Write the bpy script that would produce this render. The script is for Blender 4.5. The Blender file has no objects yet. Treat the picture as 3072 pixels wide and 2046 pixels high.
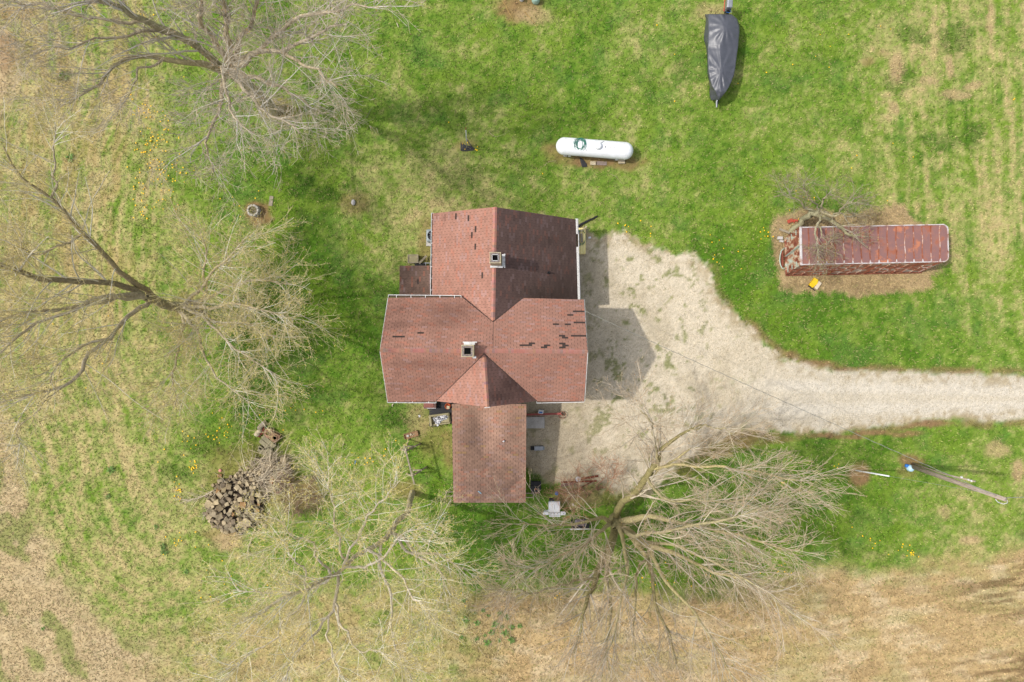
import bpy, bmesh, math, random
import numpy as np
from mathutils import Vector, Matrix

random.seed(7)
rng = np.random.default_rng(7)
scene = bpy.context.scene
COL = scene.collection
PI = math.pi

# ------------------------------------------------------------------ camera, sky, sun, exposure
H = 42.0                 # drone height in metres
G = 42.0 / 2048.0        # metres of ground per photo pixel
NX, NY = 1570.0, 992.0   # the point straight below the drone
cam_d = bpy.data.cameras.new('camera')
cam = bpy.data.objects.new('camera', cam_d); COL.objects.link(cam)
cam.location = (0, 0, H)
cam_d.sensor_width = 36.0
cam_d.lens = 24.0
cam_d.shift_x = (1536 - NX) / 3072.0
cam_d.shift_y = -(1023 - NY) / 3072.0
cam_d.clip_end = 20000
scene.camera = cam

SUN_EL, SHADOW_AZ = 55.0, -5.5      # shadows run to the right and a little down
world = bpy.data.worlds.new('World'); scene.world = world; world.use_nodes = True
nt = world.node_tree
bg = nt.nodes['Background']
sky = nt.nodes.new('ShaderNodeTexSky'); sky.sky_type = 'NISHITA'; sky.sun_disc = False
to_sun = Vector((-math.cos(math.radians(SHADOW_AZ)), -math.sin(math.radians(SHADOW_AZ)), math.tan(math.radians(SUN_EL)))).normalized()
sky.sun_elevation = math.radians(SUN_EL)
sky.sun_rotation = math.atan2(to_sun.x, to_sun.y)
sky.air_density = 1.0; sky.dust_density = 3.0; sky.ozone_density = 1.0
hs = nt.nodes.new('ShaderNodeHueSaturation'); hs.inputs['Saturation'].default_value = 0.45   # thin high cloud whitens the sky
nt.links.new(sky.outputs[0], hs.inputs['Color']); nt.links.new(hs.outputs[0], bg.inputs[0]); bg.inputs[1].default_value = 0.15
sd = bpy.data.lights.new('sun', 'SUN'); sd.energy = 2.05; sd.angle = math.radians(1.2); sd.color = (1.0, 0.955, 0.89)
sun = bpy.data.objects.new('sun', sd); COL.objects.link(sun)
sun.rotation_euler = (-to_sun).to_track_quat('-Z', 'Y').to_euler()
sun.location = (-30, 10, 60)
scene.view_settings.view_transform = 'Standard'
scene.view_settings.look = 'None'
scene.view_settings.exposure = 0.55
scene.view_settings.gamma = 1.0

# ------------------------------------------------------------------ helpers
def P(px, py, z=0.0):
    """a place seen at photo position (px,py), z metres above ground"""
    k = G * (H - z) / H
    return Vector(((px - NX) * k, -(py - NY) * k, z))

def lin(c):
    c = c / 255.0
    return c / 12.92 if c <= 0.04045 else ((c + 0.055) / 1.055) ** 2.4
def S(r, g, b, k=0.72):
    return (lin(r) * k, lin(g) * k, lin(b) * k)

class MB:
    def __init__(s):
        s.v = []; s.f = []; s.c = []; s.col = None
    def add(s, vs, fs, col=None):
        o = len(s.v); s.v += [tuple(v) for v in vs]; s.f += [tuple(i + o for i in f) for f in fs]
        s.c += [col or (0.5, 0.5, 0.5)] * len(vs)
        return s
    def box(s, c, size, rz=0.0, M=None, col=None, taper=1.0):
        x, y, z = size[0] / 2, size[1] / 2, size[2] / 2
        vs = []
        for dz in (-z, z):
            t = taper if dz > 0 else 1.0
            for dx, dy in ((-x, -y), (x, -y), (x, y), (-x, y)):
                vs.append(Vector((dx * t, dy * t, dz)))
        R = M if M is not None else Matrix.Rotation(rz, 3, 'Z')
        vs = [R @ v + Vector(c) for v in vs]
        return s.add(vs, [(3, 2, 1, 0), (4, 5, 6, 7), (0, 1, 5, 4), (1, 2, 6, 5), (2, 3, 7, 6), (3, 0, 4, 7)], col)
    def beam(s, a, b, w, h, col=None, up=Vector((0, 0, 1))):
        a = Vector(a); b = Vector(b); d = (b - a); L = d.length; d.normalize()
        if abs(d.dot(up)) > 0.98: up = Vector((0, 1, 0))
        y = up.cross(d).normalized(); z = d.cross(y)
        M = Matrix((d, y, z)).transposed()
        return s.box((a + b) / 2, (L, w, h), M=M, col=col)
    def tube(s, pts, r, n=8, col=None, cap=True):
        pts = [Vector(p) for p in pts]; m = len(pts)
        rs = r if isinstance(r, (list, tuple)) else [r] * m
        vs = []; up = Vector((0, 0, 1))
        prev = None
        for i, p in enumerate(pts):
            t = (pts[min(i + 1, m - 1)] - pts[max(i - 1, 0)])
            t.normalize()
            if prev is None:
                a = t.cross(up) if abs(t.dot(up)) < 0.95 else t.cross(Vector((1, 0, 0)))
            else:
                a = prev - t * prev.dot(t)
            a.normalize(); prev = a
            b = t.cross(a)
            for k in range(n):
                th = 2 * PI * k / n
                vs.append(p + (a * math.cos(th) + b * math.sin(th)) * rs[i])
        fs = []
        for i in range(m - 1):
            for k in range(n):
                k2 = (k + 1) % n
                fs.append((i * n + k, i * n + k2, (i + 1) * n + k2, (i + 1) * n + k))
        if cap:
            fs.append(tuple(range(n - 1, -1, -1))); fs.append(tuple((m - 1) * n + k for k in range(n)))
        return s.add(vs, fs, col)
    def lathe(s, prof, c=(0, 0, 0), n=24, axis='Z', col=None, M=None):
        vs = []; fs = []; m = len(prof)
        for r, z in prof:
            for k in range(n):
                th = 2 * PI * k / n
                v = Vector((r * math.cos(th), r * math.sin(th), z)) if axis == 'Z' else Vector((z, r * math.cos(th), r * math.sin(th)))
                if M is not None: v = M @ v
                vs.append(v + Vector(c))
        for i in range(m - 1):
            for k in range(n):
                k2 = (k + 1) % n
                fs.append((i * n + k, i * n + k2, (i + 1) * n + k2, (i + 1) * n + k))
        if prof[0][0] > 1e-4: fs.append(tuple(range(n - 1, -1, -1)))
        if prof[-1][0] > 1e-4: fs.append(tuple((m - 1) * n + k for k in range(n)))
        return s.add(vs, fs, col)
    def prism(s, top, th, col=None, down=Vector((0, 0, -1))):
        n = len(top); top = [Vector(p) for p in top]
        bot = [p + down * th for p in top]
        fs = [tuple(range(n)), tuple(range(2 * n - 1, n - 1, -1))] + [(i, i + n, (i + 1) % n + n, (i + 1) % n) for i in range(n)]
        return s.add(top + bot, fs, col)
    def torus(s, c, R, r, n=24, m=6, M=None, col=None):
        vs = []; fs = []
        for i in range(n):
            a = 2 * PI * i / n
            for j in range(m):
                b = 2 * PI * j / m
                v = Vector(((R + r * math.cos(b)) * math.cos(a), (R + r * math.cos(b)) * math.sin(a), r * math.sin(b)))
                if M is not None: v = M @ v
                vs.append(v + Vector(c))
        for i in range(n):
            for j in range(m):
                fs.append((i * m + j, ((i + 1) % n) * m + j, ((i + 1) % n) * m + (j + 1) % m, i * m + (j + 1) % m))
        return s.add(vs, fs, col)
    def mesh(s, name, mat, smooth=False, fix=True):
        me = bpy.data.meshes.new(name); me.from_pydata(s.v, [], s.f)
        if fix:
            bm = bmesh.new(); bm.from_mesh(me); bmesh.ops.recalc_face_normals(bm, faces=bm.faces); bm.to_mesh(me); bm.free()
        ca = me.color_attributes.new('Col', 'FLOAT_COLOR', 'POINT')
        arr = np.ones((len(s.v), 4), np.float32); arr[:, :3] = np.array(s.c, np.float32).reshape(-1, 3)
        ca.data.foreach_set('color', arr.ravel())
        if mat: me.materials.append(mat)
        if smooth: me.polygons.foreach_set('use_smooth', [True] * len(me.polygons))
        me.update()
        return me
    def build(s, name, mat, parent=None, smooth=False, bevel=0.0, loc=None, fix=True):
        me = s.mesh(name, mat, smooth, fix)
        o = bpy.data.objects.new(name, me); COL.objects.link(o)
        if loc is not None: o.location = loc
        if parent is not None: o.parent = parent
        if bevel > 0:
            m = o.modifiers.new('bevel', 'BEVEL'); m.width = bevel; m.segments = 2; m.limit_method = 'ANGLE'; m.angle_limit = 0.6
        return o

def np_mesh(name, V, F, col, mat, parent=None, smooth=False, k=3):
    """V (n,3), F (m,k) numpy arrays, col (n,3)"""
    me = bpy.data.meshes.new(name)
    nv, nf = len(V), len(F)
    me.vertices.add(nv); me.vertices.foreach_set('co', V.astype(np.float32).ravel())
    me.loops.add(nf * k); me.loops.foreach_set('vertex_index', F.astype(np.int32).ravel())
    me.polygons.add(nf)
    me.polygons.foreach_set('loop_start', np.arange(0, nf * k, k, dtype=np.int32))
    try: me.polygons.foreach_set('loop_total', np.full(nf, k, np.int32))
    except Exception: pass
    if smooth: me.polygons.foreach_set('use_smooth', np.ones(nf, bool))
    me.update(calc_edges=True)
    if col is not None:
        ca = me.color_attributes.new('Col', 'FLOAT_COLOR', 'POINT')
        arr = np.ones((nv, 4), np.float32); arr[:, :3] = col
        ca.data.foreach_set('color', arr.ravel())
    me.materials.append(mat)
    o = bpy.data.objects.new(name, me); COL.objects.link(o)
    if parent is not None: o.parent = parent
    return o

def tag(o, label=None, cat=None, group=None, kind=None):
    if label: o['label'] = label
    if cat: o['category'] = cat
    if group: o['group'] = group
    if kind: o['kind'] = kind
    return o
def thing(name, label, cat, loc=(0, 0, 0), rz=0.0, group=None):
    o = bpy.data.objects.new(name, None); COL.objects.link(o)
    o.empty_display_size = 0.2
    o.location = loc; o.rotation_euler = (0, 0, rz)
    return tag(o, label, cat, group)
def copy_thing(o, loc, rz=None, label=None, scale=None, parent=None):
    c = o.copy(); COL.objects.link(c); c.parent = parent
    if loc is not None: c.location = loc
    if rz is not None: c.rotation_euler = (0, 0, rz)
    if scale is not None: c.scale = scale
    if label: c['label'] = label
    for ch in o.children: copy_thing(ch, None, parent=c)
    return c

# ------------------------------------------------------------------ materials
def new_mat(name):
    m = bpy.data.materials.new(name); m.use_nodes = True
    t = m.node_tree; b = t.nodes['Principled BSDF']
    return m, t, b
def solid(name, c, rough=0.7, var=0.15, scale=6.0, bump=0.0, metal=0.0, spec=0.5, coat=0.0):
    m, t, b = new_mat(name)
    tc = t.nodes.new('ShaderNodeTexCoord')
    n = t.nodes.new('ShaderNodeTexNoise'); n.inputs['Scale'].default_value = scale; n.inputs['Detail'].default_value = 6; n.inputs['Roughness'].default_value = 0.65
    t.links.new(tc.outputs['Object'], n.inputs['Vector'])
    r = t.nodes.new('ShaderNodeMapRange'); r.inputs[3].default_value = 1 - var; r.inputs[4].default_value = 1 + var
    r.inputs[1].default_value = 0.25; r.inputs[2].default_value = 0.75
    t.links.new(n.outputs['Fac'], r.inputs[0])
    mul = t.nodes.new('ShaderNodeVectorMath'); mul.operation = 'SCALE'; mul.inputs[0].default_value = c[:3]
    t.links.new(r.outputs[0], mul.inputs['Scale'])
    t.links.new(mul.outputs[0], b.inputs['Base Color'])
    b.inputs['Roughness'].default_value = rough; b.inputs['Metallic'].default_value = metal
    b.inputs['Specular IOR Level'].default_value = spec
    b.inputs['Coat Weight'].default_value = coat
    if bump:
        bp = t.nodes.new('ShaderNodeBump'); bp.inputs['Strength'].default_value = bump; bp.inputs['Distance'].default_value = 0.02
        t.links.new(n.outputs['Fac'], bp.inputs['Height']); t.links.new(bp.outputs[0], b.inputs['Normal'])
    return m
def mottled(name, cols, scale=3.0, pos=None, rough=0.8, stretch=(1, 1, 1), detail=8, fine=0.15, bump=0.3, coord='Object'):
    m, t, b = new_mat(name)
    tc = t.nodes.new('ShaderNodeTexCoord'); mp = t.nodes.new('ShaderNodeMapping')
    mp.inputs['Scale'].default_value = stretch
    t.links.new(tc.outputs[coord], mp.inputs['Vector'])
    n = t.nodes.new('ShaderNodeTexNoise'); n.inputs['Scale'].default_value = scale; n.inputs['Detail'].default_value = detail; n.inputs['Roughness'].default_value = 0.7
    t.links.new(mp.outputs[0], n.inputs['Vector'])
    cr = t.nodes.new('ShaderNodeValToRGB')
    pos = pos or [0.3 + 0.4 * i / (len(cols) - 1) for i in range(len(cols))]
    e = cr.color_ramp.elements
    while len(e) < len(cols): e.new(0.5)
    for i, c in enumerate(cols): e[i].position = pos[i]; e[i].color = (*c, 1)
    t.links.new(n.outputs['Fac'], cr.inputs[0])
    n2 = t.nodes.new('ShaderNodeTexNoise'); n2.inputs['Scale'].default_value = 45; n2.inputs['Detail'].default_value = 3
    t.links.new(tc.outputs[coord], n2.inputs['Vector'])
    r = t.nodes.new('ShaderNodeMapRange'); r.inputs[1].default_value = 0.3; r.inputs[2].default_value = 0.7; r.inputs[3].default_value = 1 - fine; r.inputs[4].default_value = 1 + fine
    t.links.new(n2.outputs['Fac'], r.inputs[0])
    mul = t.nodes.new('ShaderNodeVectorMath'); mul.operation = 'SCALE'
    t.links.new(cr.outputs[0], mul.inputs[0]); t.links.new(r.outputs[0], mul.inputs['Scale'])
    t.links.new(mul.outputs[0], b.inputs['Base Color']); b.inputs['Roughness'].default_value = rough
    if bump:
        bp = t.nodes.new('ShaderNodeBump'); bp.inputs['Strength'].default_value = bump; bp.inputs['Distance'].default_value = 0.02
        t.links.new(n.outputs['Fac'], bp.inputs['Height']); t.links.new(bp.outputs[0], b.inputs['Normal'])
    return m
def vcol(name, rough=0.9, fine=0.2, scale=12.0, bump=0.0, spec=0.3, stain=None, two=False):
    """base colour comes from the mesh's own colour attribute times fine noise"""
    m, t, b = new_mat(name)
    a = t.nodes.new('ShaderNodeAttribute'); a.attribute_name = 'Col'
    tc = t.nodes.new('ShaderNodeTexCoord')
    n = t.nodes.new('ShaderNodeTexNoise'); n.inputs['Scale'].default_value = scale; n.inputs['Detail'].default_value = 5; n.inputs['Roughness'].default_value = 0.7
    t.links.new(tc.outputs['Object'], n.inputs['Vector'])
    r = t.nodes.new('ShaderNodeMapRange'); r.inputs[1].default_value = 0.3; r.inputs[2].default_value = 0.7; r.inputs[3].default_value = 1 - fine; r.inputs[4].default_value = 1 + fine
    t.links.new(n.outputs['Fac'], r.inputs[0])
    mul = t.nodes.new('ShaderNodeVectorMath'); mul.operation = 'SCALE'
    t.links.new(a.outputs['Color'], mul.inputs[0]); t.links.new(r.outputs[0], mul.inputs['Scale'])
    out = mul.outputs[0]
    t.links.new(out, b.inputs['Base Color']); b.inputs['Roughness'].default_value = rough
    b.inputs['Specular IOR Level'].default_value = spec
    if bump:
        bp = t.nodes.new('ShaderNodeBump'); bp.inputs['Strength'].default_value = bump; bp.inputs['Distance'].default_value = 0.03
        t.links.new(n.outputs['Fac'], bp.inputs['Height']); t.links.new(bp.outputs[0], b.inputs['Normal'])
    return m

M_ground = vcol('ground_soil_and_turf', 0.95, 0.24, 22.0, 0.4, 0.1)
M_grass = vcol('grass_blades', 0.75, 0.1, 3.0, 0, 0.2)
M_gravel = vcol('gravel_stone', 0.9, 0.12, 30.0, 0, 0.2)
M_shingle = vcol('asphalt_shingle', 0.92, 0.14, 14.0, 0.3, 0.25)
M_deck = solid('roof_felt', S(70, 56, 50), 0.95, 0.2, 8)
M_bark = vcol('bark', 0.95, 0.42, 9.0, 0.25, 0.15)
M_twig = vcol('twig_bark', 0.9, 0.12, 4.0, 0, 0.15)
M_bud = vcol('young_leaves', 0.7, 0.05, 4.0, 0, 0.2)
M_white = mottled('white_gutter_paint', [S(175, 172, 165), S(235, 235, 232), S(245, 245, 243)], 5, rough=0.5, fine=0.04, bump=0)
M_trough = mottled('leaf_litter_in_gutter', [S(40, 34, 28), S(90, 72, 52), S(60, 50, 40)], 12, bump=0)
M_whiteplastic = solid('white_plastic', S(235, 236, 238), 0.4, 0.05, 8)
M_siding = solid('white_siding', S(225, 224, 218), 0.6, 0.06, 3)
M_glass = solid('window_glass', (0.03, 0.04, 0.05), 0.06, 0.1, 2)
M_mortar = mottled('chimney_render', [S(165, 150, 120), S(198, 184, 150), S(215, 204, 176)], 5, rough=0.95, bump=0.6)
M_brickgrey = mottled('weathered_brick', [S(112, 102, 100), S(140, 128, 122), S(165, 150, 138)], 10, rough=0.95)
M_hole_black = solid('hole_black', (0.006, 0.006, 0.006), 1.0, 0.1, 4, spec=0.0)  # flat black paints the darkness inside the flues and stump holes
M_tank = mottled('white_tank_enamel', [S(214, 214, 210, .84), S(232, 234, 236, .88), S(240, 242, 244, .9)], 1.6, pos=[.25, .42, .6], rough=0.42, fine=0.03, bump=0)
M_hose = solid('green_hose_rubber', S(22, 110, 88, 0.9), 0.45, 0.15, 10)
M_black = solid('black_rubber', S(38, 38, 42), 0.7, 0.25, 8)
M_blackgloss = solid('black_enamel', S(30, 30, 34), 0.35, 0.2, 8)
M_conc = mottled('old_concrete', [S(160, 154, 146, .85), S(190, 186, 180, .85), S(208, 204, 198, .85)], 4, rough=0.95)
M_block = mottled('pale_block', [S(170, 155, 130), S(205, 190, 160), S(215, 205, 182)], 5, rough=0.95)
M_wood = mottled('grey_weathered_wood', [S(120, 108, 90), S(160, 148, 126), S(185, 174, 152)], 6, rough=0.9, stretch=(1, 6, 1))
M_polewood = mottled('pole_wood', [S(150, 132, 116), S(184, 168, 152), S(206, 194, 178)], 3, rough=0.95, stretch=(4, 4, 0.5), bump=0.8)
M_lumber = mottled('yellow_lumber', [S(226, 204, 124, .9), S(244, 226, 152, .95), S(246, 234, 176, .95)], 3, rough=0.8, stretch=(5, 1, 1))
M_rust = mottled('rusted_iron', [S(92, 48, 36), S(134, 70, 50), S(160, 98, 74)], 6, rough=0.9)
M_redpaint = mottled('red_painted_steel', [S(130, 52, 44), S(168, 78, 68), S(176, 92, 82)], 4, rough=0.6)
M_rustroof = mottled('rusty_roof_sheet', [S(166, 98, 70), S(158, 110, 98), S(142, 104, 100), S(152, 106, 96), S(196, 124, 90)], 1.0, pos=[0.36, 0.43, 0.52, 0.58, 0.64], rough=0.75, fine=0.08, bump=0.25)
M_seam = mottled('rusty_seam_with_old_paint', [S(140, 74, 48), S(168, 98, 66), S(200, 160, 140), S(220, 206, 200)], 1.6, pos=[0.36, 0.5, 0.56, 0.66], rough=0.8, stretch=(1.5, 1, 1))
M_rail = mottled('flaking_white_rail', [S(150, 96, 72), S(190, 160, 148), S(212, 204, 202), S(226, 222, 222)], 2.6, pos=[0.36, 0.44, 0.52, 0.7], rough=0.65, fine=0.05)
M_door = mottled('rust_streaked_mint_door', [S(128, 64, 46), S(160, 98, 72), S(208, 170, 138), S(190, 204, 190), S(206, 216, 204)], 1.4, pos=[0.42, 0.49, 0.53, 0.60, 0.66], rough=0.8, stretch=(1, 1.6, 0.9))
M_side = mottled('rusted_trailer_side', [S(150, 88, 66), S(176, 106, 80), S(188, 124, 94), S(224, 200, 174), S(200, 206, 200)], 2.4, pos=[0.3, 0.42, 0.52, 0.56, 0.64], rough=0.8, stretch=(0.5, 1, 1.6))
M_mint = mottled('mint_paint', [S(170, 180, 165), S(190, 205, 190), S(160, 110, 84)], 4, pos=[0.3, 0.55, 0.68], rough=0.7)
M_alum = solid('grey_aluminium', S(168, 172, 176), 0.35, 0.08, 6, metal=0.4)
M_yellow = mottled('yellow_plastic', [S(232, 186, 8), S(248, 208, 20), S(250, 214, 40)], 3, rough=0.5, fine=0.03, bump=0)
M_cream = solid('cream_plastic', S(226, 210, 180), 0.6, 0.1, 6)
M_red = solid('red_plastic', S(190, 78, 54), 0.5, 0.12, 6)
M_orange = solid('orange_clay', S(206, 96, 48), 0.75, 0.15, 6)
M_blue = solid('blue_plastic', S(36, 118, 200), 0.4, 0.12, 6)
M_bag = solid('pale_blue_plastic', S(188, 222, 236), 0.35, 0.12, 10, bump=0.4)
M_ac = solid('grey_condenser_paint', S(150, 160, 162), 0.5, 0.08, 5)
M_grill = solid('pale_grey_steel', S(206, 207, 210), 0.38, 0.06, 5)
M_greencap = solid('pale_green_fiberglass', S(172, 205, 190), 0.5, 0.08, 5)
M_canvas = mottled('brown_blanket', [S(112, 84, 78), S(140, 106, 98), S(120, 96, 92)], 5, bump=0.5)
M_pattern = mottled('black_and_white_cloth', [S(40, 40, 44), S(60, 60, 66), S(215, 215, 220), S(235, 235, 238)], 11, pos=[0.40, 0.47, 0.5, 0.6], detail=2, fine=0.03)
M_khaki = solid('khaki_wicker', S(166, 156, 118), 0.8, 0.15, 12)
M_stone = vcol('field_stone', 0.95, 0.35, 5.0, 0.9, 0.2)
M_pot = mottled('white_planter', [S(150, 142, 128), S(192, 186, 174), S(208, 202, 192)], 7, rough=0.9)
M_cable = solid('twisted_cable', S(150, 150, 140), 0.6, 0.3, 3)
M_dandelion = solid('dandelion_yellow', S(250, 196, 8, 0.95), 0.7, 0.08, 8)
M_slab = mottled('purple_flagstone', [S(120, 104, 100), S(150, 134, 124), S(140, 122, 124)], 4)
M_tray = mottled('brown_tray_wood', [S(120, 90, 62), S(156, 120, 84), S(176, 142, 104)], 8)
M_copper = solid('hot_terracotta', S(150, 96, 84), 0.85, 0.15, 8)
# ------------------------------------------------------------------ fields that describe the ground (photo pixels at ground level)
def _hash(ix, iy, seed):
    h = (ix.astype(np.int64) * 374761393 + iy.astype(np.int64) * 668265263 + seed * 1442695041) & 0xffffffff
    h = ((h ^ (h >> 13)) * 1274126177) & 0xffffffff
    h = h ^ (h >> 16)
    return (h & 0xffffff) / float(0xffffff)
def vnoise(x, y, s, seed):
    x = x / s; y = y / s
    ix = np.floor(x); iy = np.floor(y); fx = x - ix; fy = y - iy
    fx = fx * fx * (3 - 2 * fx); fy = fy * fy * (3 - 2 * fy)
    a = _hash(ix, iy, seed); b = _hash(ix + 1, iy, seed); c = _hash(ix, iy + 1, seed); d = _hash(ix + 1, iy + 1, seed)
    return (a + (b - a) * fx) + ((c + (d - c) * fx) - (a + (b - a) * fx)) * fy
def fbm(x, y, s, seed, o=4, g=0.55):
    t = 0; a = 1; n = 0
    for i in range(o):
        t = t + a * vnoise(x + 37.1 * i, y - 19.7 * i, s / 2 ** i, seed + i * 17); n += a; a *= g
    return t / n
def sdist(px, py, poly):
    """signed distance to a polygon, positive inside"""
    d = np.full(px.shape, 1e9); ins = np.zeros(px.shape, bool)
    n = len(poly)
    for i in range(n):
        x1, y1 = poly[i]; x2, y2 = poly[(i + 1) % n]
        ex, ey = x2 - x1, y2 - y1
        t = np.clip(((px - x1) * ex + (py - y1) * ey) / (ex * ex + ey * ey + 1e-9), 0, 1)
        d = np.minimum(d, np.hypot(px - x1 - t * ex, py - y1 - t * ey))
        c = ((y1 > py) != (y2 > py)) & (px < (x2 - x1) * (py - y1) / (y2 - y1 + 1e-9) + x1)
        ins ^= c
    return np.where(ins, d, -d)
def ldist(px, py, pts):
    d = np.full(px.shape, 1e9)
    for (x1, y1), (x2, y2) in zip(pts[:-1], pts[1:]):
        ex, ey = x2 - x1, y2 - y1
        t = np.clip(((px - x1) * ex + (py - y1) * ey) / (ex * ex + ey * ey + 1e-9), 0, 1)
        d = np.minimum(d, np.hypot(px - x1 - t * ex, py - y1 - t * ey))
    return d
def sm(a, b, x):
    t = np.clip((x - a) / (b - a), 0, 1); return t * t * (3 - 2 * t)

GRAVEL = [(1575, 640), (1740, 672), (1800, 712), (1835, 690), (1900, 712), (1960, 735), (2010, 752), (2062, 748), (2105, 790), (2140, 812), (2146, 870), (2178, 905),
          (2215, 950), (2262, 985), (2300, 1030), (2345, 1068), (2420, 1092), (2520, 1112), (2700, 1114), (2900, 1120), (3100, 1124), (6000, 1160), (6000, 1330),
          (3100, 1262), (2960, 1266), (2860, 1262), (2740, 1268), (2620, 1284), (2500, 1298), (2400, 1302), (2330, 1300), (2230, 1290), (2160, 1318), (2090, 1358), (2030, 1400),
          (1990, 1450), (1930, 1476), (1860, 1482), (1780, 1462), (1700, 1452), (1650, 1462), (1610, 1440), (1590, 1420), (1575, 1400), (1450, 1300), (1450, 700)]
FIELD = [(-40, -3000), (-40, 60), (28, 120), (40, 260), (0, 330), (-60, 600), (-60, 1080), (-10, 1240), (40, 1330), (72, 1450), (110, 1580), (170, 1720), (260, 1830), (360, 1900), (430, 1925),
         (560, 1890), (760, 1850), (980, 1790), (1180, 1778), (1420, 1790), (1620, 1785), (1780, 1772), (1960, 1788), (2120, 1790), (2300, 1752), (2420, 1722),
         (2520, 1708), (2700, 1712), (2860, 1690), (3000, 1668), (3120, 1640), (3500, 1600), (12000, 1300), (12000, 12000), (-12000, 12000), (-12000, -3000)]
TRAIL = [(2325, 650), (2420, 625), (2560, 640), (2700, 620), (2740, 662), (2840, 700), (2850, 780), (2790, 825), (2796, 862), (2700, 876), (2500, 882), (2400, 872), (2345, 862), (2335, 780), (2315, 700)]
# dryness: 0 lush green, 0.5 yellowish lawn, 1 straw
DRY = [(0,0,.75),(250,0,.62),(450,40,.5),(120,250,.72),(330,250,.74),(450,300,.55),(620,120,.35),(800,150,.2),(700,330,.3),(560,480,.42),(430,520,.66),(300,520,.78),(120,520,.66),
       (0,450,.66),(330,700,.74),(150,750,.68),(470,700,.4),(600,700,.42),(700,760,.28),(480,880,.45),(300,950,.68),(100,950,.66),(0,1100,.62),(250,1150,.6),(420,1100,.55),(560,1100,.3),
       (700,1100,.2),(850,1150,.15),(1000,1150,.12),(1000,950,.02),(900,800,.02),(950,600,.2),(800,560,.12),(1000,430,.32),(1150,300,.4),(1000,200,.25),(1050,60,.36),(1250,60,.36),(1300,250,.3),
       (1180,500,.5),(1120,640,.55),(1150,760,.42),(1120,900,.2),(1100,1050,.1),(1250,600,.72),(1260,700,.78),(1420,560,.72),(1500,480,.45),(1450,350,.35),(1550,150,.35),(1600,300,.22),(1700,100,.28),
       (1750,230,.15),(1650,420,.26),(1800,560,.48),(1950,560,.4),(1950,330,.36),(1950,150,.45),(1900,640,.22),(2080,480,.3),(2060,700,.18),(2180,750,.0),(2220,560,.2),(2250,850,.02),(2330,980,.08),(2300,400,.32),
       (2250,200,.32),(2350,60,.32),(2100,60,.34),(2500,150,.36),(2500,350,.34),(2450,480,.4),(2650,60,.48),(2720,200,.58),(2700,350,.52),(2800,480,.5),(2850,280,.55),(2950,120,.62),(3060,150,.7),(3040,400,.68),
       (3050,600,.72),(2950,700,.6),(2900,560,.5),(2950,850,.5),(3050,950,.45),(2850,930,.25),(2650,930,.18),(2500,1000,.1),(2700,1050,.2),(2900,1060,.26),(3060,1090,.3),
       (2400,1340,.2),(2600,1330,.18),(2800,1330,.2),(2960,1300,.16),(3060,1330,.3),(3040,1420,.62),(2900,1400,.45),(2750,1400,.22),(2600,1450,.05),(2450,1450,.03),(2350,1500,.0),(2400,1620,.06),
       (2550,1600,.12),(2700,1550,.3),(2850,1520,.45),(2980,1540,.5),(3060,1600,.5),(2900,1640,.5),(2700,1660,.42),(2500,1680,.3),(2250,1650,.12),(2200,1500,.08),(2050,1500,.2),(2100,1650,.1),(1950,1650,.1),(1850,1600,.16),
       (1800,1700,.08),(1650,1650,.0),(1500,1600,.0),(1400,1550,.02),(1500,1720,.04),(1350,1680,.06),(1250,1620,.15),(1280,1520,.15),(1330,1400,.3),(1250,1330,.4),(1180,1250,.4),(1100,1250,.2),(1080,1380,.35),(1150,1450,.4),(1000,1330,.45),
       (930,1250,.3),(880,1330,.35),(880,1450,.6),(960,1480,.45),(1050,1550,.2),(950,1620,.2),(1100,1700,.3),(850,1620,.3),(760,1560,.35),(800,1720,.4),(700,1450,.4),(640,1350,.2),(720,1250,.12),(560,1350,.28),(520,1280,.35),
       (450,1350,.5),(560,1480,.55),(450,1500,.62),(300,1350,.55),(180,1300,.52),(200,1450,.5),(300,1550,.5),(430,1620,.5),(560,1600,.52),(680,1640,.72),(620,1720,.45),(500,1720,.52),(400,1720,.55),(300,1700,.6),(600,1820,.6),(750,1800,.55),
       (900,1850,.6),(1000,1950,.68),(800,1980,.72),(1200,1760,.45)]
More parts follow.
